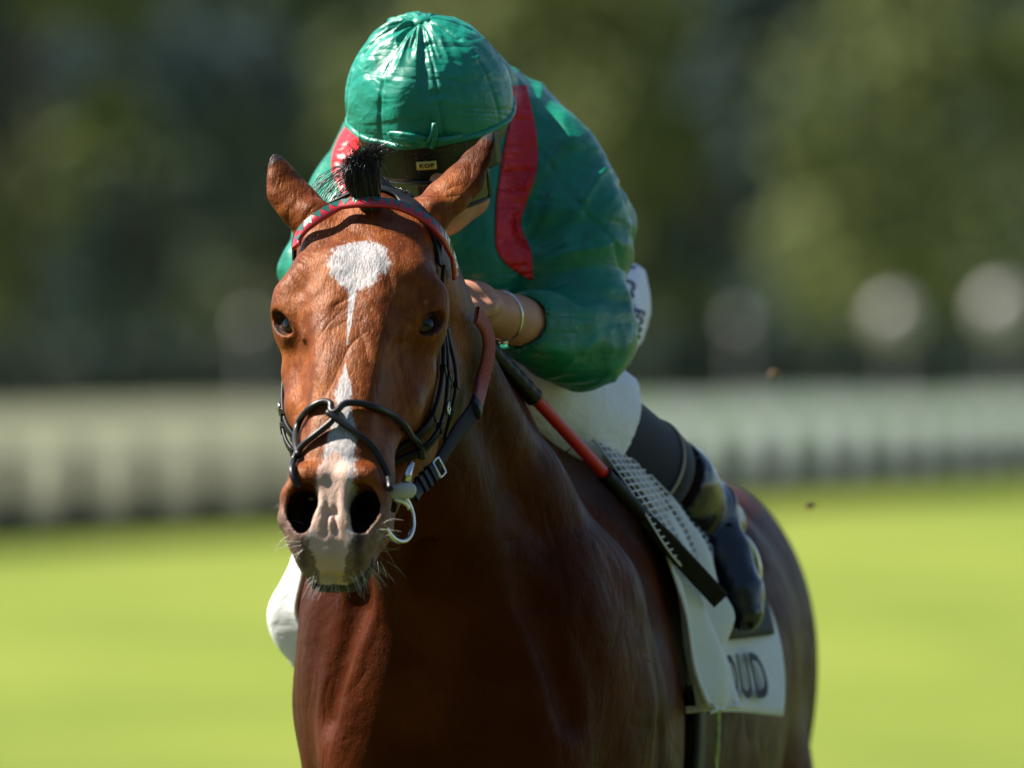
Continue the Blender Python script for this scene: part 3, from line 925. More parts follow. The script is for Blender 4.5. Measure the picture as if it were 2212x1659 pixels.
bow_loop(-.008, -.060, -.020, -.010, .020, 'bow_loop')
bow_loop(-.006, .040, -.020, -.020, .010, 'bow_loop')
mb = MB(); mb.tube(spline([on_cap(-.008, -.02, .006), on_cap(.0, -.008, .010), on_cap(.004, .006, .008), on_cap(.003, -.012, .010), on_cap(-.004, -.03, .006)], 16), .0035, 6, flat=.6); mb.build('bow_knot', MAT_CAP, cap_o)

MAT_SHELL = mat('helmet_shell', (.012, .012, .011), .38, .5)
t_ = NT(MAT_SHELL); t_.nor(t_.bump(t_.noise(t_.coord(), 700, 2), .12, .0006))
MAT_BLACK = mat('black_plastic', (.008, .008, .009), .32, .5)
G, Q = dome(.106, .124, .118, R(60), R(112), 40, 120, None, -.012)
helmet = obj('helmet', G.reshape(-1, 3), Q, MAT_SHELL, person)
helmet['label'] = 'dark helmet shell showing below the cap'
def on_hel(lx, u, lift=.001):
    return hel(lx, .124 * math.sqrt(max(.02, 1 - (lx / .106) ** 2 - ((u + .012) / .118) ** 2)) + lift, u)
def on_low(lx, u, lift=.001):
    """front panel of the helmet below its rim"""
    return hel(lx, .122 * math.sqrt(max(.05, 1 - (lx / .108) ** 2)) - .30 * max(0, -(u + .045)) + lift - .002, u)
n, m = 22, 14
Gp = np.array([[on_low(-.084 + .168 * i / (n - 1), -.030 - .052 * j / (m - 1), .001) for j in range(m)] for i in range(n)])
MB().grid(Gp, .004).build('front_panel', MAT_SHELL, helmet)
for j in range(6):
    u = -.034 - j * .0068; hw = .028 - .0006 * j
    MB().tube([on_low(-hw + 2 * hw * i / 14, u + .0012 * math.cos((i / 14 - .5) * math.pi * 4), .0035) for i in range(15)], .0021, 6).build('vent_slat', MAT_BLACK, helmet)
for g in (-1, 1):
    MB().tube([on_low(g * (.041 - .1 * k * .003), -.030 - .0050 * k, .003) for k in range(10)], .0026, 6).build('vent_frame', MAT_BLACK, helmet)
MAT_YEL = mat('label_yellow', (.62, .47, .16), .5)
Gl = np.array([[on_low(-.0255 + .026 * i / 6, -.0500 - .0115 * j / 4, .0075) for j in range(5)] for i in range(7)])
plate = MB().grid(Gl, .003).build('label_plate', MAT_YEL, helmet)

def text_mesh(txt, size, bold=0.0, spacing=1.0):
    cu = bpy.data.curves.new('lettering', 'FONT'); cu.body = txt; cu.size = size; cu.offset = bold; cu.align_x = 'CENTER'; cu.align_y = 'CENTER'
    cu.space_character = spacing; cu.resolution_u = 3
    o = bpy.data.objects.new('lettering', cu); COL.objects.link(o)
    dg = bpy.context.evaluated_depsgraph_get()
    me = bpy.data.meshes.new_from_object(o.evaluated_get(dg))
    bpy.data.objects.remove(o); bpy.data.curves.remove(cu)
    return me
def letter_on(txt, size, fn, name, mt, parent, bold=0.0, xs=1.0, spacing=1.0):
    me = text_mesh(txt, size, bold, spacing)
    import bmesh
    bm = bmesh.new(); bm.from_mesh(me)
    bmesh.ops.triangulate(bm, faces=bm.faces[:])
    for _ in range(2): bmesh.ops.subdivide_edges(bm, edges=[e for e in bm.edges if e.calc_length() > size * .12], cuts=1)
    for v in bm.verts: v.co = Vector(fn(v.co.x * xs, v.co.y))
    bm.to_mesh(me); bm.free()
    me.materials.clear()
    return link(name, me, mt, parent, False)
letter_on('KOP', .0092, lambda x, y: on_low(x - .0125, -.0560 + y, .0120), 'lettering', MAT_BLACK, plate, .0002, 1.05, 1.15)

# goggles
MAT_LENS = mat('goggle_lens', (.02, .010, .006), .06, .8, coat=1.0)
def gog(lx, u, lift=0): return hel(lx, .118 - 9.0 * lx * lx + lift - .002, u)
Gg = np.array([[gog(-.066 + .132 * i / 24, -.084 - (.040 - .012 * math.exp(-((i / 24 - .5) / .08) ** 2)) * j / 8) for j in range(9)] for i in range(25)])
goggles = MB().grid(Gg, .003).build('goggles', MAT_LENS, person)
fr = [gog(-.066 + .132 * i / 24, -.083, .002) for i in range(25)] + [gog(.066 - .132 * i / 24, -.125 + .012 * math.exp(-((i / 24 - .5) / .08) ** 2), .002) for i in range(25)]
MB().tube(fr, .0032, 6, close=True).build('goggle_frame', MAT_BLACK, goggles)
letter_on('B', .012, lambda x, y: gog(.020 + x, -.094 + y, .0045), 'lettering', mat('white_print', (.6, .6, .58), .5), goggles, .0002, 1.0)

# ---- breeches and boots
MAT_WHITE = mat('white_breeches', (.80, .80, .95), .62, .35, sheen=.1)
t_ = NT(MAT_WHITE)
bb = t_.bump(t_.noise(t_.coord((1, 1, 1.6)), 22, 4, .5, 1.4), .35, .012)
t_.nor(t_.bump(t_.noise(t_.coord(), 900, 2), .15, .0006, bb))
def breeches():
    f = Field(axis_coords([(-.30, .40, .0055)]), axis_coords([(.68, 1.62, .0055)]), axis_coords([(1.46, 2.0, .0055)]))
    P = lambda p: tuple(p)
    f.path([(P(W(1090, 570, 1.24)), .112), (P(W(1165, 610, 1.36)), .120)], k=.05)
    for Hh, K, A in ((HIPR, KNR, ANR), (HIPL, KNL, ANL)):
        f.path([(P(Hh), .080), (P(lerp(Hh, K, .35)), .078), (P(lerp(Hh, K, .72)), .070), (P(K), .062)], k=.05)
        f.path([(P(K), .064), (P(lerp(K, A, .15) + [0.0, 0, .006]), .074), (P(lerp(K, A, .30) + [.0, 0, .010]), .078), (P(lerp(K, A, .42) + [.0, 0, .006]), .076)], k=.03)
        d = (A - K) / np.linalg.norm(A - K)
        u1 = np.cross(d, [0, 0, 1.0]); u1 /= np.linalg.norm(u1); u2 = np.cross(u1, d)
        f.ell(P(lerp(K, A, .29) + d * .13), (.13, .15, .15), k=.008, rot=[list(d), list(u1), list(u2)], op='cut')
    V, Q = f.mesh(); V = smooth_mesh(V, Q, 2, .5); N = vnormals(V, Q)
    q = np.stack([V[:, 0] * 9 + V[:, 2] * 8, V[:, 1] * 6, V[:, 2] * 5], 1) + fbm(V * 8)[:, None]
    d = (ANR - KNR) / np.linalg.norm(ANR - KNR)
    t = (V - KNR) @ d / np.linalg.norm(ANR - KNR)
    q2 = np.stack([(V @ np.cross(d, [0, 0, 1.0])) * 24, (V @ d) * 5, V[:, 2] * 18], 1) + .8 * fbm(V * 9 + 4)[:, None]
    V = V + N * (.008 * (ridged(q) - .5) + .012 * (ridged(q2, 1) - .5) * sstep(.0, .3, t))[:, None]
    return V, Q
BV, BQ = breeches()
breeches_o = obj('breeches', BV, BQ, MAT_WHITE, person)
BVH_B = BVHTree.FromPolygons([Vector(v) for v in BV], [tuple(map(int, q)) for q in BQ])
MAT_PRINT = mat('navy_print', (.010, .012, .07), .6, .3)
def breeches_print(cx, cy, txt, size, tilt):
    ca, sa = math.cos(tilt), math.sin(tilt)
    def fn(x, y):
        u, v = x * ca - y * sa, x * sa + y * ca
        return cast(BVH_B, cx + u, cy - v, .0025, 1.2)[0]
    return letter_on(txt, size, fn, 'lettering', MAT_PRINT, breeches_o, size * .02, .8)
breeches_print(1356, 585, 'L', 40, R(-80)); breeches_print(1352, 625, 'CS', 44, R(-100)); breeches_print(1348, 690, 'SMUL', 36, R(-104)); breeches_print(1372, 700, 'EOB8', 34, R(-102))
MAT_NAVY = mat('navy_stretch_cloth', (.008, .010, .028), .7, .3, sheen=.1)
t_ = NT(MAT_NAVY); t_.nor(t_.bump(t_.noise(t_.coord(), 1100, 2), .2, .0005))
MAT_BOOT = mat('black_patent_boot', (.006, .007, .013), .2, .5, coat=.15)
t_ = NT(MAT_BOOT); t_.nor(t_.bump(t_.noise(t_.coord((1, 1, 1.8)), 26, 3, .5, 1.8), .22, .008))
MAT_SEAM = mat('pale_edge', (.42, .36, .30), .5)
def leg_clothes(K, A, T):
    d = (A - K) / np.linalg.norm(A - K); L = np.linalg.norm(A - K)
    s = np.cross(d, [0, 0, 1.0]); s /= np.linalg.norm(s); u = np.cross(s, d)
    def sweep(t0, t1, r0, r1, n, name, mt, parent, fold=0.0):
        mb = MB(); pts = []; rr = []
        for i in range(n):
            a = i / (n - 1); t = t0 + (t1 - t0) * a
            pts.append(K + d * L * t); rr.append(r0 + (r1 - r0) * a + fold * math.sin(a * 21) * math.sin(a * math.pi))
        mb.tube(pts, rr, 28)
        return mb.build(name, mt, parent)
    sweep(.12, .70, .080, .068, 14, 'sock_cuff', MAT_NAVY, person)
    boot = empty_child = None
    f = Field(axis_coords([(min(K[0], A[0], T[0]) - .12, max(K[0], A[0], T[0]) + .12, .005)]), axis_coords([(min(K[1], A[1], T[1]) - .12, max(K[1], A[1], T[1]) + .12, .005)]), axis_coords([(min(A[2], T[2]) - .1, K[2] + .05, .005)]))
    P = lambda p: tuple(p)
    f.path([(P(K + d * L * .60), .072), (P(K + d * L * .80), .064), (P(A - d * .02), .045)], k=.015)
    f.cone(P(K + d * L * .48), P(K + d * L * .575), .10, .10, k=.0, op='cut')
    ft = (T - A) / np.linalg.norm(T - A)
    heel = A + d * .038 - ft * .0
    f.path([(P(A), .037), (P(heel), .033)], k=.02)
    f.path([(P(A), .037), (P(lerp(A, T, .45)), .036), (P(lerp(A, T, .8)), .033), (P(T), .023)], k=.02)
    V, Q = f.mesh(); V = smooth_mesh(V, Q, 2, .5); N = vnormals(V, Q)
    q = np.stack([(V @ d) * 34, (V @ s) * 7, (V @ u) * 7], 1) + 1.0 * fbm(V * 12)[:, None]
    near = sstep(.12, .03, np.linalg.norm(V - A, axis=1))
    q2 = np.stack([(V @ ft) * 30, V[:, 0] * 9, V[:, 1] * 9], 1) + 1.2 * fbm(V * 14)[:, None]
    V = V + N * (.005 * (ridged(q, 1) - .5) * (.05 + near) + .0022 * (ridged(q2, 1) - .5))[:, None]
    boot = obj('boot', V, Q, MAT_BOOT, person)
    MB().tube([K + d * L * .625 + .0720 * (math.cos(a) * s + math.sin(a) * u) for a in np.linspace(0, 2 * math.pi, 40, endpoint=False)], .0022, 6, close=True).build('boot_edge', MAT_SEAM, boot)
    # side seam and ankle strap
    MB().tube([K + d * L * (.62 + .30 * i / 20) + (.0715 - .016 * i / 20) * (math.cos(.9 + .12 * math.sin(i)) * s + math.sin(.9 + .12 * math.sin(i)) * u) for i in range(21)], .0018, 5).build('boot_seam', MAT_SEAM, boot)
    MB().tube([A + .0445 * (math.cos(a) * s + math.sin(a) * u) + d * .006 * math.sin(2 * a) for a in np.linspace(0, 2 * math.pi, 40, endpoint=False)], .0045, 8, close=True, flat=1.6).build('ankle_strap', MAT_BOOT, boot)
    return boot
leg_clothes(KNR, ANR, TOR)
leg_clothes(KNL, ANL, TOL)
# bracelet on the near wrist
MAT_SILVER = mat('silver', (.75, .72, .68), .22, .5, metal=1.0)
fa_ = (WRR - ELR) / np.linalg.norm(WRR - ELR)
bs = np.cross(fa_, [0, 0, 1.0]); bs /= np.linalg.norm(bs); bu = np.cross(bs, fa_)
bc = lerp(ELR, WRR, .86)
brc = MB().tube([bc + .0315 * (math.cos(a) * bs + math.sin(a) * bu) + fa_ * .010 * math.sin(a) for a in np.linspace(0, 2 * math.pi, 48, endpoint=False)], .0022, 8, close=True).build('bracelet', MAT_SILVER, person)
MB().box(bc - bu * .035 + fa_ * -.008, (.012, .008, .006)).build('clasp', MAT_SILVER, brc)

# ------------------------------------------------------------------ tack
def leather(name, col, rough=.48, coat=.02):
    m = mat(name, col, rough, .18, coat=coat); t = NT(m)
    t.nor(t.bump(t.noise(t.coord(), 380, 3), .25, .0008)); return m
MAT_LEATHER = leather('black_leather', (.007, .006, .008))
MAT_RUBBER = mat('black_rubber', (.008, .008, .009), .40, .35)
MAT_STEEL = mat('steel', (.62, .61, .58), .2, .5, metal=1.0)
MAT_BIT = mat('grey_bit_rubber', (.42, .42, .38), .45, .4)
MAT_BRED = mat('browband_red', (.42, .012, .022), .3, .5, coat=.5)
MAT_BGRN = mat('browband_green', (.010, .11, .085), .3, .5, coat=.5)
def grip_material():
    m = mat('red_rubber_grip', (.30, .055, .05), .6, .4); t = NT(m)
    w = t.n('ShaderNodeTexVoronoi'); w.inputs['Scale'].default_value = 420; t.l(t.coord(), w.inputs['Vector'])
    t.nor(t.bump(w.outputs['Distance'], .8, .002)); return m
MAT_GRIP = grip_material()

def path_on(bvh, pts, n, off, Y=None):
    q = spline(pts, n); P = np.zeros((n, 3)); N = np.zeros((n, 3))
    for i in range(n): P[i], N[i] = cast(bvh, q[i][0], q[i][1], off, Y)
    for _ in range(3):
        P[1:-1] = (P[:-2] + 2 * P[1:-1] + P[2:]) / 4; N[1:-1] = (N[:-2] + 2 * N[1:-1] + N[2:]) / 4
    return P, N / np.linalg.norm(N, axis=1, keepdims=True)
def strap_mesh(P, N, w, th):
    """leather strip: path P, face normals N, width w (number or list), thickness th; edges rounded"""
    n = len(P); w = np.full(n, w) if np.isscalar(w) else np.asarray(w)
    T = np.gradient(P, axis=0); T /= np.linalg.norm(T, axis=1, keepdims=True) + 1e-9
    S = np.cross(T, N); S /= np.linalg.norm(S, axis=1, keepdims=True) + 1e-9
    prof = [(-.5, -.5), (-.5, .2), (-.4, .5), (.4, .5), (.5, .2), (.5, -.5)]
    V, F = [], []; m = len(prof)
    for i in range(n):
        for a, b in prof: V.append(P[i] + S[i] * a * w[i] + N[i] * b * th)
    for i in range(n - 1):
        for j in range(m): F.append((i * m + j, i * m + (j + 1) % m, (i + 1) * m + (j + 1) % m, (i + 1) * m + j))
    F.append(tuple(range(m))); F.append(tuple(range((n - 1) * m + m - 1, (n - 1) * m - 1, -1)))
    return V, F, S, T
def strap(P, N, w, th, name, mt, parent):
    V, F, S, T = strap_mesh(P, N, w, th)
    return MB().add(V, F).build(name, mt, parent)
def hmirror(P):
    q = (np.asarray(P) - HO) @ HM.T; q = q * [-1, 1, 1]; return HO + q @ HM
def vmirror(N):
    q = np.asarray(N) @ HM.T; q = q * [-1, 1, 1]; return q @ HM
def keeper(P, N, i, w, th, parent, mt=None, name='keeper'):
    T = P[i + 1] - P[i - 1]; T /= np.linalg.norm(T); S = np.cross(T, N[i]); S /= np.linalg.norm(S)
    return MB().box(P[i], (w, .0075, th), np.stack([S, T, N[i]])).build(name, mt or MAT_LEATHER, parent, False)
def buckle(P, N, i, w, parent, lift=.004):
    T = P[i + 1] - P[i - 1]; T /= np.linalg.norm(T); S = np.cross(T, N[i]); S /= np.linalg.norm(S); c = P[i] + N[i] * lift
    h = w * .55
    ring = [c + S * a * h + T * b * h * .85 for a, b in ((-1, -1), (0, -1.08), (1, -1), (1.05, 0), (1, 1), (0, 1.08), (-1, 1), (-1.05, 0))]
    return MB().tube(ring, .0016, 6, close=True).build('buckle', MAT_STEEL, parent)
bridle = empty('bridle', tuple(H(0, .05, 0)))
BINV = -np.array(bridle.location)
def bl(o):
    """parts were modelled in world space: keep them there under the empty"""
    o.location = BINV; return o
# browband, red with green triangles
BBP = [(650, 541), (656, 517), (672, 496), (704, 474), (750, 461), (795, 457), (845, 462), (893, 478), (928, 505), (950, 540), (964, 572), (972, 600)]
P, N = path_on(BVH_H, BBP, 60, .004, .02)
fwdl = np.sin(np.linspace(0, math.pi, 60)) ** .7
P = P + N * (.004 + .010 * fwdl)[:, None]
for _ in range(6): P[1:-1] = (P[:-2] + 2 * P[1:-1] + P[2:]) / 4
browband = bl(strap(P, N, .0165, .005, 'browband', MAT_BRED, bridle))
V_, F_, S_, T_ = strap_mesh(P, N, .0165, .005)
cum = np.concatenate([[0], np.cumsum(np.linalg.norm(np.diff(P, axis=0), axis=1))])
k = 0; a = .006
while a + .0145 < cum[-1]:
    def at(d, s, lift=.0029):
        x = [np.interp(d, cum, Z[:, q]) for Z in (P,) for q in range(3)]
        Sx = np.array([np.interp(d, cum, S_[:, q]) for q in range(3)]); Nx = np.array([np.interp(d, cum, N[:, q]) for q in range(3)])
        return np.array(x) + Sx * s + Nx * lift
    sg = 1 if (at(a, .006)[2] > at(a, -.006)[2]) else -1
    MB().add([at(a, sg * .0070), at(a + .0132, sg * .0070), at(a + .0066, -sg * .0048), at(a, sg * .0070, .001), at(a + .0132, sg * .0070, .001), at(a + .0066, -sg * .0048, .001)], [(0, 1, 2), (5, 4, 3), (0, 3, 4, 1), (1, 4, 5, 2), (2, 5, 3, 0)]).build('triangle', MAT_BGRN, browband, False)
    a += .0136
# cheekpieces, throat lash and noseband hangers on the near side, mirrored to the far side
def side_hit(sv, dv, off):
    o = Vector(H(.35, sv, dv)); dr = Vector(-HL)
    loc, nor, _, _ = BVH_H.ray_cast(o, dr)
    if loc is None: loc, nor, _, _ = BVH_H.find_nearest(Vector(H(.09, sv, dv)))
    return np.array(loc + nor * off), np.array(nor)
def side_strap(sd, n, w, th, off, name, keepers=(), buckles=()):
    q = spline(sd, n); P = np.zeros((n, 3)); N = np.zeros((n, 3))
    for i in range(n): P[i], N[i] = side_hit(q[i][0], q[i][1], off)
    for _ in range(8):
        P[1:-1] = (P[:-2] + 2 * P[1:-1] + P[2:]) / 4; N[1:-1] = (N[:-2] + 2 * N[1:-1] + N[2:]) / 4
    N += HL * .8; N /= np.linalg.norm(N, axis=1, keepdims=True)
    for mir in (False, True):
        PP, NN = (hmirror(P), vmirror(N)) if mir else (P, N)
        o = bl(strap(PP, NN, w, th, name, MAT_LEATHER, bridle))
        for i in keepers: keeper(PP, NN, i, w * 1.22, th * 1.6, o)
        for i in buckles: buckle(PP, NN, i, w, o)
    return P, N
side_strap([(.045, -.072), (.09, -.105), (.14, -.120), (.20, -.124), (.27, -.122), (.33, -.112), (.39, -.100), (.425, -.090)], 44, .0135, .005, .008, 'cheekpiece', (9, 16, 24, 32), (6, 34))
side_strap([(.075, -.110), (.13, -.142), (.19, -.152), (.25, -.150), (.31, -.135), (.355, -.110)], 36, .0115, .0045, .009, 'noseband_hanger', (12, 22, 28), (18,))
side_strap([(.055, -.090), (.09, -.150), (.14, -.185), (.19, -.198), (.23, -.205)], 32, .011, .004, .007, 'throat_lash', (10, 20), (5,))
# rubber figure-of-eight noseband
def tube_on(pts, n, r, off, name, mt, parent, Y=None, lift=None):
    P, N = path_on(BVH_H, pts, n, off, Y)
    if lift is not None: P = P + N * np.asarray(lift(np.linspace(0, 1, n)))[:, None]
    return bl(MB().tube(P, r, 10).build(name, mt, parent)), P, N
tube_on([(905, 985), (900, 962), (880, 935), (845, 903), (800, 882), (765, 876), (742, 882), (733, 897), (722, 905), (716, 894), (720, 880), (704, 873), (682, 882), (660, 905), (648, 938), (647, 965), (652, 990)], 80, .0046, .006, 'noseband', MAT_RUBBER, bridle, None, lambda t: .005 * np.exp(-((t - .55) / .08) ** 2))
tube_on([(836, 1062), (831, 1040), (820, 1003), (798, 968), (768, 940), (740, 922), (722, 910), (712, 903)], 44, .0044, .006, 'noseband', MAT_RUBBER, bridle, None, lambda t: .007 * np.exp(-((t - 1) / .15) ** 2))
tube_on([(646, 1046), (638, 1030), (643, 995), (660, 968), (685, 945), (706, 928), (722, 915), (730, 898)], 44, .0044, .006, 'noseband', MAT_RUBBER, bridle, None, lambda t: .004 * np.exp(-((t - 1) / .15) ** 2))
# bit: rubber half-moon, loose ring, hook
bc0, bn0 = cast(BVH_H, 848, 1066, .004)
bt = np.array([1.0, -.05, .06]); bt /= np.linalg.norm(bt)
ringc = None
for mir in (False, True):
    f_ = (lambda x: hmirror(np.asarray(x) - HL * .028)) if mir else (lambda x: np.asarray(x))
    c = W(862, 1063, bc0[1] + .005)
    pts = np.array([W(834, 1070, bc0[1] + .002), W(846, 1066, bc0[1]), W(868, 1062, bc0[1] + .002), W(888, 1058, bc0[1] + .006), W(894, 1057, bc0[1] + .008)])
    bl(MB().tube(f_(pts), [.0075, .0095, .0110, .0105, .0070], 14).build('bit_cheek', MAT_BIT, bridle))
    rc = W(860, 1116, bc0[1] + .032)
    e1 = np.array([.55, .82, .12]); e1 /= np.linalg.norm(e1); e2 = np.array([-.22, 0, 1.0]); e2 -= e1 * (e1 @ e2); e2 /= np.linalg.norm(e2)
    bl(MB().tube(f_(np.array([rc + .0325 * (math.cos(a) * e1 + math.sin(a) * e2) for a in np.linspace(0, 2 * math.pi, 44, endpoint=False)])), .0032, 8, close=True).build('bit_ring', MAT_STEEL, bridle))
    pts = np.array([W(889, 1000, bc0[1] + .02), W(882, 1020, bc0[1] + .012), W(877, 1042, bc0[1] + .006)])
    bl(MB().tube(f_(pts), [.004, .0055, .0065], 8).build('bit_shank', MAT_STEEL, bridle))
    pts = np.array([W(848, 1077, bc0[1] - .004), W(866, 1082, bc0[1] - .004), W(880, 1092, bc0[1] + .002), W(884, 1100, bc0[1] + .004)])
    bl(MB().tube(f_(spline(pts, 12)), .0026, 8).build('bit_link', MAT_STEEL, bridle))
    if mir: continue
    # bit straps to the rein
    q = spline(np.array([W(893, 1070, bc0[1] + .012), W(905, 1052, bc0[1] + .03), W(925, 1030, bc0[1] + .06), W(945, 1008, bc0[1] + .09)]), 16)
    NN = np.tile(np.array([.75, -.6, .25]), (16, 1)); NN /= np.linalg.norm(NN, axis=1, keepdims=True)
    Pq = f_(q); Nq = vmirror(NN) if mir else NN
    o = bl(strap(Pq, Nq, .019, .006, 'rein_billet', MAT_LEATHER, bridle))
    for i in (5, 8, 11): keeper(Pq, Nq, i, .022, .011, o)
    o2 = buckle(Pq, Nq, 14, .02, o, .006)
# reins: leather then ribbed rubber up to the hands
def neck_pt(px, py, off): return cast(BVH_H, px, py, off, .35)[0]
RP = np.array([W(942, 1010, bc0[1] + .09), lerp(W(942, 1010, bc0[1] + .09), neck_pt(1000, 860, .02), .5), neck_pt(1002, 862, .02), neck_pt(1018, 820, .016), neck_pt(1030, 780, .016), neck_pt(1034, 740, .016), neck_pt(1024, 705, .016), neck_pt(1008, 680, .014)])
RQ = spline(RP, 60)
for _ in range(6): RQ[1:-1] = (RQ[:-2] + 2 * RQ[1:-1] + RQ[2:]) / 4
RN = np.tile(np.array([.80, -.58, .12]), (60, 1)); RN /= np.linalg.norm(RN, axis=1, keepdims=True)
MAT_REIN = leather('dark_rein_leather', (.010, .008, .010), .6, 0.0); MAT_REIN.node_tree.nodes['Principled BSDF'].inputs['Specular IOR Level'].default_value = .05
rein = bl(strap(RQ[:36], RN[:36], np.linspace(.017, .026, 36), .004, 'rein', MAT_REIN, bridle))
bl(strap(RQ[33:], RN[33:], .023, .007, 'rein_grip', MAT_GRIP, bridle))
MB().tube(RQ[31:35] + RN[31:35] * .001, .0135, 10, flat=.5, up=np.array([.80, -.58, .12])).build('grip_binding', MAT_LEATHER, rein)
RM = np.array([mirror(p) for p in RQ]); RM = RM * .0 + hmirror(RQ - HL * .034)
tl = np.linspace(0, 1, 60)[:, None]
RM = RM * (1 - sstep(.5, 1, tl)) + (WRL + np.array([0.02, -.05, -.02])) * sstep(.5, 1, tl)
RNm = np.tile(np.array([-.80, -.58, .12]), (60, 1)); RNm /= np.linalg.norm(RNm, axis=1, keepdims=True)
bl(strap(RM[:36], RNm[:36], np.linspace(.017, .026, 36), .004, 'rein', MAT_LEATHER, bridle))
bl(strap(RM[33:], RNm[33:], .023, .007, 'rein_grip', MAT_GRIP, bridle))
# headpiece behind the ears
hp_ = np.array([H(l, s, d) for l, s, d in ((-.088, .055, -.06), (-.07, .015, -.045), (-.04, -.02, -.05), (0, -.035, -.048), (.04, -.02, -.05), (.07, .015, -.045), (.088, .055, -.06))])
hq = spline(hp_, 40); HQ_ = np.zeros((40, 3)); HN_ = np.zeros((40, 3))
for i in range(40):
    loc, nor, _, _ = BVH_H.find_nearest(Vector(hq[i])); HQ_[i] = np.array(loc + nor * .004); HN_[i] = np.array(nor)
for _ in range(4): HQ_[1:-1] = (HQ_[:-2] + 2 * HQ_[1:-1] + HQ_[2:]) / 4
bl(strap(HQ_, HN_, .022, .004, 'headpiece', MAT_LEATHER, bridle))
tag(bridle, 'black leather racing bridle with red and green browband and reins', 'bridle')

# ---- whip
MAT_WRED = mat('red_whip_shaft', (.55, .008, .012), .35, .5)
t_ = NT(MAT_WRED); wv = t_.n('ShaderNodeTexWave'); wv.inputs['Scale'].default_value = 90; t_.l(t_.coord(), wv.inputs['Vector']); t_.nor(t_.bump(wv.outputs['Fac'], .4, .001))
WA, WB = W(1028, 722, .50), W(1556, 1296, .86)
def wp(t): return lerp(WA, WB, t)
whip = empty('riding_whip', tuple(WA))
def wl(o): o.location = -WA; return o
def wrap_tube(t0, t1, r, n, name, mt, wob=0.0):
    ts = np.linspace(t0, t1, n)
    return wl(MB().tube([wp(t) for t in ts], [r + wob * (1 if i % 4 < 2 else -1) * .5 for i in range(n)], 14).build(name, mt, whip))
wrap_tube(.0, .235, .0125, 30, 'handle', MAT_RUBBER, .0012)
wrap_tube(.232, .52, .0085, 20, 'red_shaft', MAT_WRED)
wrap_tube(.518, .68, .0105, 18, 'lower_shaft', MAT_LEATHER, .0006)
wd = (WB - WA) / np.linalg.norm(WB - WA)
ws = np.array([.72, .0, .69]); ws -= wd * (ws @ wd); ws /= np.linalg.norm(ws); wnrm = np.cross(wd, ws)
mb = MB(); Gf = np.array([[wp(.66 + .34 * i / 16) + ws * (.0135 * (j / 6 * 2 - 1) * min(1, .66 + i / 16 * 1.0)) + wnrm * (.0035 * math.sin(i * .5)) for j in range(7)] for i in range(17)])
flap = wl(mb.grid(Gf, .007).build('flap', MAT_LEATHER, whip))
tag(whip, 'black riding whip with red shaft held along the horse shoulder', 'whip')

# ---- saddle, cloths, girth on the trunk (body frame: x across, t back, z up)
def on_body(t, phi, off, zc=1.22):
    c = Vector(B(0, t, zc)); d = Vector(np.array([math.sin(phi), 0, math.cos(phi)]) @ BM)
    loc, nor, _, _ = BVH_H.ray_cast(c + d * .8, -d)
    if loc is None: loc = c + d * .3; nor = d
    return np.array(loc), np.array(d), np.array(loc + d * off)
MAT_CLOTH = mat('white_cotton', (.74, .75, .74), .85, .2)
t_ = NT(MAT_CLOTH); bb = t_.bump(t_.noise(t_.coord(), 30, 3, .5, .8), .25, .01); t_.nor(t_.bump(t_.noise(t_.coord(), 1200, 2), .2, .0006, bb))
def towel_material():
    m = mat('white_towel', (.74, .75, .74), .9, .15); t = NT(m); v = t.coord()
    st = t.map(t.noise(v, 7, 4, .6), .58, .74)
    t.col(t.mix(t.math('MULTIPLY', st, .45), (.75, .76, .75), (.42, .42, .30)))
    t.nor(t.bump(t.noise(v, 26, 3, .5, .8), .3, .01)); return m
MAT_TOWEL = towel_material()
MAT_NUM = mat('black_number_panel', (.012, .013, .018), .6, .3)
MAT_INK = mat('black_print', (.012, .013, .018), .6, .3)
# number cloth: arc-length coordinates down each flank
def cloth_pt(t, phi, off=.012):
    return on_body(t, phi, off)[2]
def phi_for_z(t, z, side):
    lo, hi = .2, 1.75
    for _ in range(18):
        m = (lo + hi) / 2
        if on_body(t, side * m, 0)[0][2] > z: lo = m
        else: hi = m
    return (lo + hi) / 2
saddle_cloth = empty('saddle_cloth', tuple(B(0, .75, 1.2)))
def sl_(o): o.location = -np.array(saddle_cloth.location); return o
def flap_z(t): return np.interp(t, [.40, .60, .61, 1.20], [1.085, 1.085, 1.165, 1.185])
T0 = .42
def rear(q): return 1.14 - .42 * q ** 1.2
def lift(t, q, off):
    a = (t - T0) / (rear(q) - T0)
    return off + .010 * q * q + .040 * max(0, a) ** 3 * q
nph = 46; na = 44
Gc = np.zeros((na, 2 * nph + 1, 3))
for i in range(na):
    for side in (-1, 1):
        for j in range(nph + 1):
            q = j / nph; t = T0 + (rear(q) - T0) * i / (na - 1)
            pm = phi_for_z(t, flap_z(t), side)
            Gc[i, nph + side * j] = on_body(t, side * pm * q, lift(t, q, .010) + .004 * math.sin(t * 30 + j * .1) * q)[2]
sl_(MB().grid(Gc[:, ::-1], .004).build('cloth', MAT_CLOTH, saddle_cloth))
def flank(t, z, off=.018, side=1):
    pm = phi_for_z(t, z, side); q = min(1, pm / max(.3, phi_for_z(t, flap_z(t), side)))
    return on_body(t, side * pm, lift(t, q, off))[2]
def zrear(z): return np.interp(z, [1.17, 1.30, 1.42, 1.50], [.72, .85, .98, 1.08])
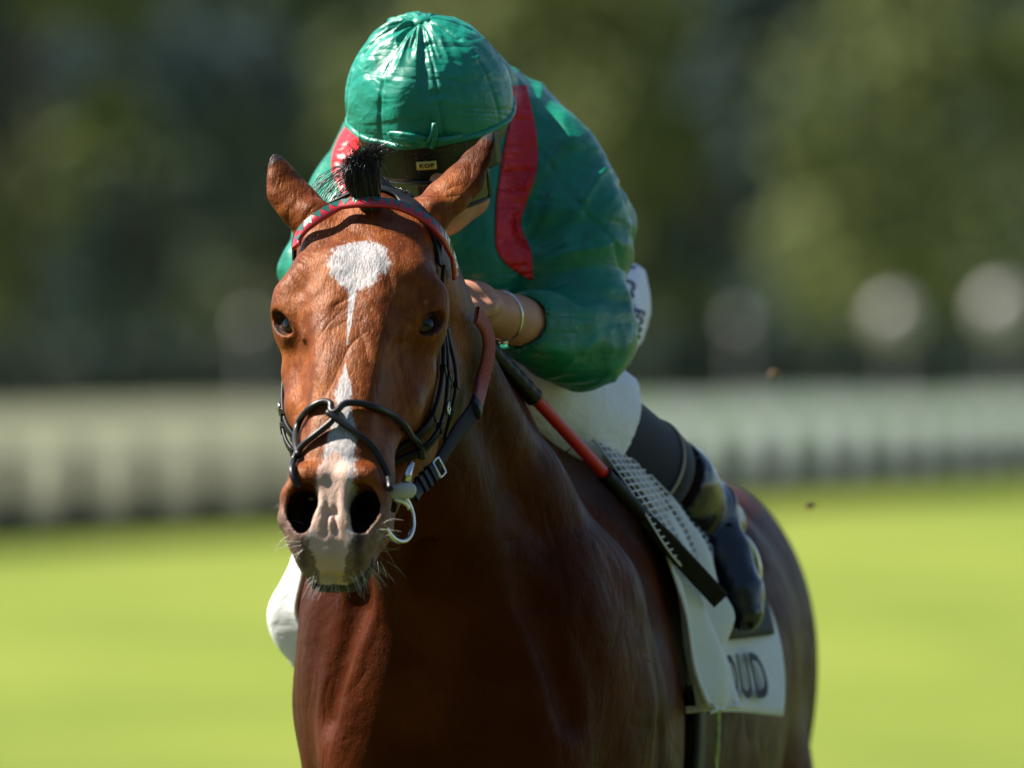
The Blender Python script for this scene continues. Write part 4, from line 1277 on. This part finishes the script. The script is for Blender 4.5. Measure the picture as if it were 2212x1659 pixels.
# black number panels
for side in (1, -1):
    Gn = np.array([[flank(.52 + (zrear(z) - .035 - .52) * a, z, .0165, side) for z in np.linspace(1.50, 1.262, 18)] for a in np.linspace(0, 1, 22)])
    sl_(MB().grid(Gn if side > 0 else Gn[:, ::-1], .003).build('number_panel', MAT_NUM, saddle_cloth))
sl_(letter_on('CLOUD', .076, lambda x, y: flank(.575 + x, 1.213 + y, .019), 'lettering', MAT_INK, saddle_cloth, .0016, .92, 1.06))
sl_(letter_on('VAUTI', .046, lambda x, y: flank(.555 + x, 1.118 + y, .019), 'lettering', MAT_INK, saddle_cloth, .0008, 1.0, 1.1))
tag(saddle_cloth, 'white saddle cloth with black number panel and bold black letters', 'saddle cloth')
# white towels hanging in folds in front of each flap
def towel(side, label):
    n, m = 60, 44; G = np.zeros((n, m, 3))
    for i in range(n):
        a = i / (n - 1); t = .345 + .155 * a
        if side > 0: zb = np.interp(a, [0, .15, .35, .6, .8, 1], [1.07, 1.05, 1.07, 1.14, 1.20, 1.25]) + .006 * math.sin(a * 19)
        else: zb = np.interp(a, [0, .3, .7, 1], [1.25, 1.22, 1.22, 1.25])
        for j in range(m):
            b = j / (m - 1)
            z = 1.51 + (zb - 1.51) * b
            loc, d, _ = on_body(t, side * phi_for_z(t, max(z, 1.03), side), 0)
            fold = (.020 * math.sin(a * 11 + 1.8 * math.sin(b * 3.2) + side) + .011 * math.sin(a * 23 + b * 7 + 2 * math.sin(b * 5)) + .006 * math.sin(b * 17 + a * 6)) * (b ** .7)
            if side > 0: hang = .020 + .016 * b + .018 * math.exp(-((b - .80) / .09) ** 2) * math.exp(-((a - .72) / .3) ** 2)
            else: hang = .020 + .048 * math.sin(math.pi * min(1, b ** 1.7 * 1.02)) ** .8 * (.75 + .25 * math.sin(a * 5))
            out = np.array([math.cos(BET) * side, -math.sin(BET) * side, 0]) * (1 - .3 * (1 - b)) + np.array([0, 0, .6 * (1 - b)])
            G[i, j] = loc + out * (hang + fold)
    if side < 0: G = G[:, ::-1]
    o = MB().grid(G, .005).build('towel', MAT_TOWEL); tag(o, label, 'towel'); return o
towel(1, 'white towel hanging in folds under the jockey boot on the shaded flank')
towel(-1, 'sunlit white towel flaring out on the far flank left of the chest')

# saddle
saddle = empty('racing_saddle', tuple(B(0, .7, 1.55)))
def sd_l(o): o.location = -np.array(saddle.location); return o
n, m = 26, 24; Gs = np.zeros((n, m, 3))
for i in range(n):
    a = i / (n - 1); t = .46 + .40 * a
    for j in range(m):
        b = j / (m - 1) * 2 - 1
        ph = b * R(58 - 14 * a)
        rise = .026 + .022 * (abs(a - .45) * 2) ** 2 * (1 - abs(b)) 
        Gs[i, j] = on_body(t, ph, rise)[2]
sd_l(MB().grid(Gs[:, ::-1], .012).build('seat', MAT_LEATHER, saddle))
for side in (-1, 1):
    up_, lo_ = B(side * .20, .62, 1.47), None
    foot = lerp(ANR, TOR, .62) if side > 0 else lerp(ANL, TOL, .62)
    q = spline(np.array([up_, lerp(up_, foot, .5) + np.array([side * .02, 0, 0]), foot + np.array([0, 0, .07])]), 20)
    NN = np.tile(np.array([side * .9, -.3, .1]), (20, 1)); NN /= np.linalg.norm(NN, axis=1, keepdims=True)
    sd_l(strap(q, NN, .016, .004, 'stirrup_leather', MAT_LEATHER, saddle))
    c = foot; st = [c + np.array([.040 * math.cos(a) * 1.0, .02 * math.cos(a), .0 + (.062 * math.sin(a) if math.sin(a) > 0 else .040 * math.sin(a))]) for a in np.linspace(0, 2 * math.pi, 30, endpoint=False)]
    sd_l(MB().tube(st, .0042, 8, close=True).build('stirrup', MAT_STEEL, saddle))
# girth round the barrel
gq = np.array([on_body(.46, ph, .014, 1.15)[2] for ph in np.linspace(R(78), R(282), 60)])
gn = np.array([on_body(.46, ph, .014, 1.15)[1] for ph in np.linspace(R(78), R(282), 60)])
girth = sd_l(strap(gq, gn, .10, .012, 'girth', MAT_LEATHER, saddle))
MAT_ELA = mat('green_yellow_elastic', (.20, .26, .04), .7)
t_ = NT(MAT_ELA); t_.col(t_.ramp(t_.noise(t_.coord(), 60, 2), [(.4, (.06, .09, .02)), (.5, (.26, .32, .05))]))
gq2 = np.array([on_body(.53, ph, .020, 1.15)[2] for ph in np.linspace(R(84), R(112), 16)]); gn2 = np.array([on_body(.53, ph, .020, 1.15)[1] for ph in np.linspace(R(84), R(112), 16)])
MB().add(*strap_mesh(gq2, gn2, .028, .004)[:2]).build('girth_elastic', MAT_ELA, girth)
tag(saddle, 'small black racing saddle with girth and stirrups under the jockey', 'saddle')

# white mesh pad showing in front of the saddle
MAT_NET = mat('white_net', (.66, .64, .66), .7)
netA = spline([(1196, 905), (1240, 975), (1300, 1060), (1352, 1140), (1400, 1215), (1446, 1262)], 30)
netB = spline([(1270, 925), (1345, 1000), (1400, 1062), (1448, 1100), (1482, 1150), (1490, 1240)], 30)
nm = 10; NG = np.zeros((30, nm, 3))
for i in range(30):
    for j in range(nm):
        p = netA[i] + (netB[i] - netA[i]) * j / (nm - 1); NG[i, j] = cast(BVH_H, p[0], p[1], .034, .9)[0]
for _ in range(3):
    NG[1:-1] = (NG[:-2] + 2 * NG[1:-1] + NG[2:]) / 4; NG[:, 1:-1] = (NG[:, :-2] + 2 * NG[:, 1:-1] + NG[:, 2:]) / 4
mb = MB()
for j in range(nm): mb.tube(NG[:, j], .0017, 4)
for i in range(30): mb.tube(NG[i], .0017, 4)
net = mb.build('net_pad', MAT_NET); tag(net, 'white mesh non-slip pad edging out below the whip', 'saddle pad')

# ---- hair: forelock, mane, tail, whiskers, lashes
def strands(roots, fn, n, r0, name, mt, parent, seg=7):
    V = []; F = []; b = 0
    for k in range(n):
        P = np.asarray(fn(k), float); P = spline(P, seg); m = len(P)
        T = np.gradient(P, axis=0); T /= np.linalg.norm(T, axis=1, keepdims=True) + 1e-9
        u = np.array([.3, -.8, .5]); S = np.cross(T, u); S /= np.linalg.norm(S, axis=1, keepdims=True) + 1e-9; U = np.cross(S, T)
        w = r0 * np.linspace(1, .25, m)[:, None]
        R3 = [P + S * w, P - S * w * .5 + U * w * .86, P - S * w * .5 - U * w * .86]
        for i in range(m):
            for q in R3: V.append(q[i])
        for i in range(m - 1):
            for q in range(3): F.append((b + i * 3 + q, b + i * 3 + (q + 1) % 3, b + (i + 1) * 3 + (q + 1) % 3, b + (i + 1) * 3 + q))
        b += m * 3
    o = obj(name, V, F, mt, parent); o['kind'] = 'stuff'; return o
MAT_HAIR = mat('black_hair', (.010, .009, .011), .32, .5)
MAT_WHISK = mat('pale_whisker', (.45, .42, .38), .5)
rr = np.random.default_rng(11)
f0 = W(800, 446, .095)
def fore(k):
    a = rr.random() * 6.28; q = math.sqrt(rr.random())
    o = np.array([math.cos(a) * .015 * q, math.sin(a) * .012 * q, math.sin(a) * .006 * q])
    s = f0 + o
    loose = k % 9 == 0
    top = f0 + np.array([-.012 + .011 * rr.normal() * .6 + o[0] * .9, -.012 + o[1] * .9, .058 + .010 * rr.random()])
    mid = lerp(s, top, .5) + np.array([-.004 + o[0] * .35, -.004, 0])
    if loose: end = top + np.array([.012 + .022 * rr.random(), .004 * rr.normal(), .006 + .020 * rr.random()])
    else: end = top + np.array([.006 * rr.normal() + (.010 if o[0] > 0 else -.002), -.006, -.004 + .012 * rr.normal()])
    return [s, mid, top, end]
strands(None, fore, 620, .0011, 'forelock', MAT_HAIR, horse)
def mane(k):
    t = rr.random(); s = lerp(W(815, 450, .14), B(0, .30, 1.62), t); loc, nor, _, _ = BVH_H.find_nearest(Vector(s)); s = np.array(loc)
    o = np.array([-.02 - .03 * rr.random(), .03 * rr.random(), .025 + .01 * rr.random()])
    return [s, s + o * .6 + np.array([0, 0, .012]), s + o * 1.4 + np.array([-.02, .02, -.03]), s + o * 1.8 + np.array([-.03, .02, -.07 - .03 * rr.random()])]
strands(None, mane, 500, .0012, 'mane', MAT_HAIR, horse)
tb = B(0, 2.06, 1.36)
def tail(k):
    a = rr.random() * 6.28; o = np.array([math.cos(a), math.sin(a), 0]) * .03 * rr.random()
    L = .5 + .25 * rr.random()
    return [tb + o * .5 + np.array([0, -.05, 0]), tb + o + BM[1] * .10 + np.array([0, 0, .02]), tb + o * 2 + BM[1] * (.25 * L / .6) + np.array([0, 0, -.18]), tb + o * 3 + BM[1] * .32 + np.array([.03 * rr.normal(), 0, -L])]
strands(None, tail, 500, .002, 'tail', MAT_HAIR, horse)
def whisk_at(px, py, dx, dy, L, dYv=-.3):
    p, nrm = cast(BVH_H, px, py, -.001)
    d = np.array([dx, dYv, -dy]) ; d /= np.linalg.norm(d)
    c = np.array([0, 0, -.25 + .3 * rr.normal()])
    return [p, p + d * L * .5, p + d * L + c * L * .5]
WL = []
for k in range(46):   # chin and lower lip
    px = rr.uniform(672, 822); py = np.interp(px, [660, 740, 822], [1235, 1258, 1215]) + rr.uniform(-10, 4)
    WL.append((px, py, (px - 735) / 90 + .3 * rr.normal(), 1.0 + .2 * rr.normal(), rr.uniform(.014, .034)))
for k in range(16):   # right side
    WL.append((rr.uniform(805, 830), rr.uniform(1110, 1220), 1.0, .5 + .5 * rr.normal(), rr.uniform(.02, .036)))
for k in range(26):   # left side
    WL.append((rr.uniform(622, 662), rr.uniform(1075, 1215), -1.0, .3 + .4 * rr.normal(), rr.uniform(.010, .030)))
strands(None, lambda k: whisk_at(*WL[k]), len(WL), .00042, 'whiskers', MAT_WHISK, horse, 6)
def lash(k):
    g = -1 if k % 2 else 1
    u = rr.uniform(-.016, .008)
    c, nrm, fw, upv = eye_frame(g)
    s = c + fw * u * .8 + upv * (.0105 - 18 * u * u) + nrm * .0265
    e = s + nrm * .014 + upv * .004 + fw * .003
    return [H(*s), H(*(s * .5 + e * .5 - upv * .001)), H(*e)]
strands(None, lash, 70, .00045, 'eyelashes', MAT_HAIR, horse, 5)

# ------------------------------------------------------------------ the racecourse behind
def grass_material():
    m = mat('turf', (.2, .26, .04), .9, .1, sheen=.0)
    t = NT(m); v = t.coord()
    big = t.noise(t.coord((1.0, .22, 1.0)), .24, 4, .6); mid = t.noise(v, 1.1, 4, .6); fine = t.noise(v, 14, 3, .6)
    c = t.ramp(big, [(.3, (.105, .150, .020)), (.5, (.165, .205, .027)), (.7, (.245, .262, .050))])
    c = t.mix(t.map(mid, .35, .7, 0, .5), c, (.12, .155, .019))
    c = t.mix(t.map(fine, .4, .75, 0, .35), c, (.09, .13, .016))
    sep = t.n('ShaderNodeSeparateXYZ'); t.l(v, sep.inputs[0])
    # near turf, mostly unseen, darkened to cut green light bounced onto the horse
    strip = t.map(t.math('ADD', sep.outputs[1], t.math('MULTIPLY', t.noise(v, .4, 3), 8.0)), 26.0, 40.0, 1.0, 0.0)
    c = t.mix(t.math('MULTIPLY', strip, .9), c, (.055, .075, .022))
    t.col(c); t.nor(t.bump(fine, .6, .03))
    return m
mb = MB(); n = 60
gx = np.concatenate([-np.geomspace(2000, 2, 30), np.geomspace(2, 2000, 30)])
gy = np.concatenate([-np.geomspace(400, 2, 15), np.geomspace(2, 2600, 45)])
Gr = np.array([[(x, y, 0.0) for y in gy] for x in gx])
ground = mb.grid(Gr).build('ground', grass_material())
tag(ground, kind='structure')

# running fence: pale boards in the shade, dark posts and kickboard
def paint(name, c1, c2, brighten=0.0):
    m = mat(name, c1, .6, .3); t = NT(m)
    rc = t.ramp(t.noise(t.coord((6, 6, .6)), 3.0, 4, .6), [(.3, c1), (.7, c2)])
    t.col(rc)
    if brighten:      # made-up translucency, brightens boards that face away from the sun
        tr = t.n('ShaderNodeBsdfTranslucent'); t.l(rc, tr.inputs[0]); mx = t.n('ShaderNodeMixShader'); mx.inputs[0].default_value = brighten
        out = t.t.nodes['Material Output']; t.l(t.b.outputs[0], mx.inputs[1]); t.l(tr.outputs[0], mx.inputs[2]); t.l(mx.outputs[0], out.inputs[0])
    return m
F0, FD = np.array([-4.6, 103.0]), np.array([12.6, 62.0]); FL = np.linalg.norm(FD); FU = FD / FL
FN = np.array([FU[1], -FU[0]])
M_PAN = [paint('tan_board', (.70, .64, .50), (.62, .57, .46), .15), paint('grey_green_board', (.70, .78, .70), (.62, .70, .62), .12), paint('pale_grey_board', (.76, .80, .80), (.68, .72, .72), .15)]
M_POST = paint('dark_post', (.020, .026, .018), (.012, .016, .012))
fence = empty('track_fence', (F0[0], F0[1], 0))
tag(fence, 'long pale boarded fence with dark posts across the grass behind', 'fence')
def fence_box(s0, s1, z0, z1, off, th, name, mt):
    c = np.array([(s0 + s1) / 2 * FU[0] + off * FN[0], (s0 + s1) / 2 * FU[1] + off * FN[1], (z0 + z1) / 2])
    M = np.array([[FU[0], FU[1], 0], [FN[0], FN[1], 0], [0, 0, 1.0]])
    return MB().box(c, (s1 - s0, th, z1 - z0), M).build(name, mt, fence, False)
for k in range(-20, 36):
    s0 = k * 3.0
    mt = M_PAN[0] if k < 5 else (M_PAN[1] if k < 9 else M_PAN[1 + (k % 2)])
    q0 = np.array([s0 * FU[0] + .02 * FU[0], s0 * FU[1] + .02 * FU[1]]); q1 = np.array([(s0 + 2.98) * FU[0], (s0 + 2.98) * FU[1]]); zt = 1.36 + .02 * math.sin(k)
    MB().add([(*q0, .41), (*q1, .41), (*q1, zt), (*q0, zt)], [(0, 1, 2, 3)]).build('board', mt, fence, False)
    fence_box(s0 + .02, s0 + 2.98, .0, .40, .03, .05, 'kickboard', M_POST)
    fence_box(s0 - .19, s0 + .19, 0, .98, .14, .24, 'post', M_POST)

# trees: trunk with limbs and a crown of leaf clumps
def leaf_material(name, c1, c2):
    m = mat(name, c1, 1.0, .0); t = NT(m)
    t.col(t.ramp(t.noise(t.coord(), 1.3, 4, .65), [(.3, c1), (.7, c2)]))
    return m
M_BARK = mat('bark', (.06, .045, .032), .9)
t_ = NT(M_BARK); t_.nor(t_.bump(t_.noise(t_.coord((6, 6, 1)), 3, 4), .8, .05))
LEAF = [leaf_material('leaf_dark', (.046, .068, .078), (.076, .104, .105)), leaf_material('leaf_olive', (.125, .15, .060), (.19, .21, .09)), leaf_material('leaf_mid', (.085, .112, .075), (.125, .152, .092))]
def tree_meshes(seed, h, w, n):
    r = np.random.default_rng(seed)
    lobes = []
    for k in range(20):
        a = r.random() * 2 * math.pi; z = h * (.22 + .72 * r.random()); rr = w * math.sqrt(max(.05, 1 - ((z / h - .52) / .5) ** 2)) * (.25 + .6 * r.random())
        lobes.append((rr * math.cos(a), rr * math.sin(a), z, w * (.26 + .22 * r.random())))
    L = np.array(lobes); pick = r.integers(0, len(L), n)
    d = r.normal(size=(n, 3)); d /= np.linalg.norm(d, axis=1, keepdims=True)
    c = L[pick, :3] + d * (L[pick, 3] * (.55 + .5 * r.random(n)))[:, None]
    a = r.normal(size=(n, 3)); a /= np.linalg.norm(a, axis=1, keepdims=True)
    b = np.cross(a, r.normal(size=(n, 3))); b /= np.linalg.norm(b, axis=1, keepdims=True)
    s = (.14 + .16 * r.random(n))[:, None]
    V = np.stack([c - a * s, c - b * s * .55, c + a * s, c + b * s * .55], 1).reshape(-1, 3)
    crown = np_mesh('crown', V, np.arange(4 * n).reshape(-1, 4))
    mb = MB()
    mb.tube(spline([(0, 0, 0), (.1, .05, h * .2), (-.05, .1, h * .5), (.1, 0, h * .85)], 12), np.linspace(.24, .05, 12), 9)
    for q in L[:9]:
        z0 = h * (.2 + .3 * r.random())
        mb.tube(spline([(0, 0, z0), tuple(q[:3] * [.5, .5, .5] + [0, 0, z0 * .55]), tuple(q[:3])], 6), np.linspace(.09, .02, 6), 6)
    tr = bpy.data.meshes.new('trunk'); tr.from_pydata(mb.v, [], mb.f); tr.update()
    return crown, tr
KIND = [tree_meshes(1, 13, 3.4, 3600), tree_meshes(2, 15, 3.0, 3600), tree_meshes(3, 11, 3.8, 3600), tree_meshes(4, 12, 2.6, 3000)]
TMAT = {}
def add_tree(x, y, kind, leaf, sc, rz, label):
    crown, tr = KIND[kind]
    if (kind, leaf) not in TMAT:
        c = crown.copy(); c.materials.append(LEAF[leaf]); t = tr.copy(); t.materials.append(M_BARK)
        for me in (c, t): me.polygons.foreach_set('use_smooth', np.ones(len(me.polygons), bool))
        TMAT[(kind, leaf)] = (c, t)
    c, t = TMAT[(kind, leaf)]
    e = empty('tree', (x, y, 0)); e.rotation_euler.z = rz; e.scale = (sc, sc, sc)
    o = bpy.data.objects.new('trunk', t); COL.objects.link(o); o.parent = e
    o = bpy.data.objects.new('crown', c); COL.objects.link(o); o.parent = e
    tag(e, label, 'tree', 'blurred trees behind the track')
# px along the picture, distance, kind, leaf colour, scale
TREES = [(-250, 205, 0, 0, 1.0), (60, 212, 1, 1, 1.0), (300, 230, 2, 0, 1.0), (560, 250, 0, 2, 1.05), (160, 262, 2, 0, 1.2), (820, 262, 1, 0, 1.0), (1060, 240, 2, 1, 1.1), (1330, 236, 0, 1, 1.0),
         (1560, 262, 3, 0, 1.15), (1770, 218, 0, 0, 1.0), (2000, 208, 2, 1, .95), (2240, 240, 1, 0, 1.1), (2450, 215, 3, 2, 1.0), (-60, 300, 1, 0, 1.25), (460, 305, 3, 0, 1.35), (980, 310, 0, 0, 1.3),
         (1460, 300, 1, 2, 1.2), (1900, 295, 2, 0, 1.3), (2330, 305, 0, 2, 1.3), (1180, 300, 3, 0, 1.3), (700, 300, 2, 2, 1.2), (-420, 250, 2, 2, 1.1), (2650, 260, 1, 0, 1.2)]
TLAB = []
TWORD = ['dark', 'olive green', 'mid green']
for i, (px, Y, kd, lf, sc) in enumerate(TREES):
    x = (px - 1106) * PX * (1 + Y / CAM_D)
    row = 'front' if Y < 225 else ('middle' if Y < 270 else 'back')
    same = sorted(q[0] for q in TREES if ('front' if q[1] < 225 else ('middle' if q[1] < 270 else 'back')) == row)
    ORD = ['leftmost', 'second from left', 'third from left', 'fourth from left', 'fifth from left', 'sixth from left', 'seventh from left', 'eighth from left', 'ninth from left', 'tenth from left']
    TLAB.append(f'blurred {TWORD[lf]} tree, {ORD[same.index(px)]} in the {row} row beyond the fence')
    add_tree(x, Y, kd, lf, sc, i * 1.7, TLAB[i])
# the wood closing the view behind the trees
def wood():
    r = np.random.default_rng(21); n = 26000
    x = r.uniform(-110, 110, n); z = r.uniform(0, 1, n) ** .8 * (22 + 3 * np.sin(x * .21) + 2 * np.sin(x * .57 + 1)); y = 350 + 8 * r.random(n) + 3 * np.sin(x * .33)
    c = np.stack([x, y, z], 1)
    a = r.normal(size=(n, 3)); a /= np.linalg.norm(a, axis=1, keepdims=True)
    b = np.cross(a, r.normal(size=(n, 3))); b /= np.linalg.norm(b, axis=1, keepdims=True)
    s = (.5 + .5 * r.random(n))[:, None]
    V = np.stack([c - a * s, c - b * s * .7, c + a * s, c + b * s * .7], 1).reshape(-1, 3)
    o = obj('far_wood', V, np.arange(4 * n).reshape(-1, 4), LEAF[2]); tag(o, 'far dark wood closing the view behind the trees', 'wood', kind='stuff')
wood()
bx_ = np.linspace(-700, 700, 90); by_ = np.linspace(356, 620, 16)
Gb = np.array([[(x, y, -.4 + (17 + 3 * math.sin(x * .05) + 2 * math.sin(x * .13 + 1)) * float(sstep(352, 400, np.array(y)))) for y in by_] for x in bx_])
bank = MB().grid(Gb[:, ::1]).build('sky_block_bank', leaf_material('bank_green', (.030, .045, .030), (.055, .075, .040))); tag(bank, kind='structure')  # opaque bank added to hide bright sky gaps between the trees
# unseen rise added behind the camera to block low front sky
Gb = np.array([[(x, y, -.4 + (28 + 3 * math.sin(x * .06)) * float(sstep(-26, -48, np.array(y)))) for y in np.linspace(-24, -120, 16)] for x in np.linspace(-260, 260, 70)])
rise = MB().grid(Gb[:, ::-1]).build('sky_block_bank', leaf_material('unseen_rise_green', (.030, .045, .030), (.055, .075, .040))); tag(rise, kind='structure')
# clipped hedge at the trees' feet
def hedge(x0, x1, y, h, mt, label):
    r = np.random.default_rng(int(abs(x0) * 10) + 5); n = int((x1 - x0) * 230)
    c = np.stack([x0 + (x1 - x0) * r.random(n), y + .9 * (r.random(n) - .5), h * r.random(n) ** .7 + .1 * r.normal(size=n)], 1)
    a = r.normal(size=(n, 3)); a /= np.linalg.norm(a, axis=1, keepdims=True)
    b = np.cross(a, r.normal(size=(n, 3))); b /= np.linalg.norm(b, axis=1, keepdims=True)
    s = (.10 + .10 * r.random(n))[:, None]
    V = np.stack([c - a * s, c - b * s * .6, c + a * s, c + b * s * .6], 1).reshape(-1, 3)
    o = obj('hedge', V, np.arange(4 * n).reshape(-1, 4), mt)
    tag(o, label, 'hedge')
M_HEDGE = leaf_material('hedge_leaf', (.030, .042, .044), (.050, .066, .066))
hedge(-34, 0.5, 186, 2.3, M_HEDGE, 'clipped grey green hedge behind the tan end of the fence')
hedge(1.0, 36, 190, 2.6, M_HEDGE, 'clipped grey green hedge behind the right half of the fence')

# made-up globes on posts, standing in for pale blurred discs of unknown source
M_GLOBE = mat('white_globe', (.34, .32, .32), .35)
M_IRON = mat('dark_iron', (.02, .02, .022), .5)
def disc_globe(px, py, Y, r, label):
    p = W(px, py, Y)
    e = empty('globe_stand_in', (p[0], p[1], 0))
    MB().tube([(0, 0, 0), (0, 0, .3), (0, 0, .32), (0, 0, p[2] - r)], [.12, .10, .05, .04], 12).build('post', M_IRON, e)
    mb = MB(); k = 14
    mb.tube([(0, 0, p[2] - r * math.cos(math.pi * i / k)) for i in range(k + 1)], [max(.004, r * math.sin(math.pi * i / k)) for i in range(k + 1)], 18)
    mb.build('globe', M_GLOBE, e)
    MB().tube([(0, 0, p[2] - r - .05), (0, 0, p[2] - r + .06)], [.10, .14], 12).build('collar', M_IRON, e)
    tag(e, label, 'lamp', 'globes standing in for blurred discs')
disc_globe(1935, 690, 180, .36, 'white globe standing in for a pale blurred disc, second from the right edge, beyond the fence')
disc_globe(2165, 672, 180, .40, 'white globe standing in for a pale blurred disc at the right edge, beyond the fence')
disc_globe(1600, 700, 184, .16, 'dim globe standing in for a faint blurred disc just right of the jockey, beyond the fence')
disc_globe(545, 705, 184, .16, 'dim globe standing in for a faint blurred disc left of the horse head, beyond the fence')

# turf clods thrown up
M_CLOD = mat('turf_clod', (.10, .062, .022), .9)
for k, (px, py, Y, r, lb) in enumerate(((1672, 810, 2.6, .010, 'small brown clod of turf in the air right of the jockey'), (1750, 1096, 2.4, .007, 'tiny dark clod of turf in the air above the rump'))):
    U = np.random.default_rng(k).normal(size=(40, 3)); U /= np.linalg.norm(U, axis=1, keepdims=True)
    c = W(px, py, Y); mb = MB(); n_, m_ = 7, 10
    V = [c + r * (1 + .45 * (random.random() - .5)) * np.array([math.sin(math.pi * i / n_) * math.cos(2 * math.pi * j / m_), math.sin(math.pi * i / n_) * math.sin(2 * math.pi * j / m_), .75 * math.cos(math.pi * i / n_)]) for i in range(n_ + 1) for j in range(m_)]
    F = [(i * m_ + j, i * m_ + (j + 1) % m_, (i + 1) * m_ + (j + 1) % m_, (i + 1) * m_ + j) for i in range(n_) for j in range(m_)]
    tag(mb.add(V, F).build('turf_clod', M_CLOD), lb, 'clod')
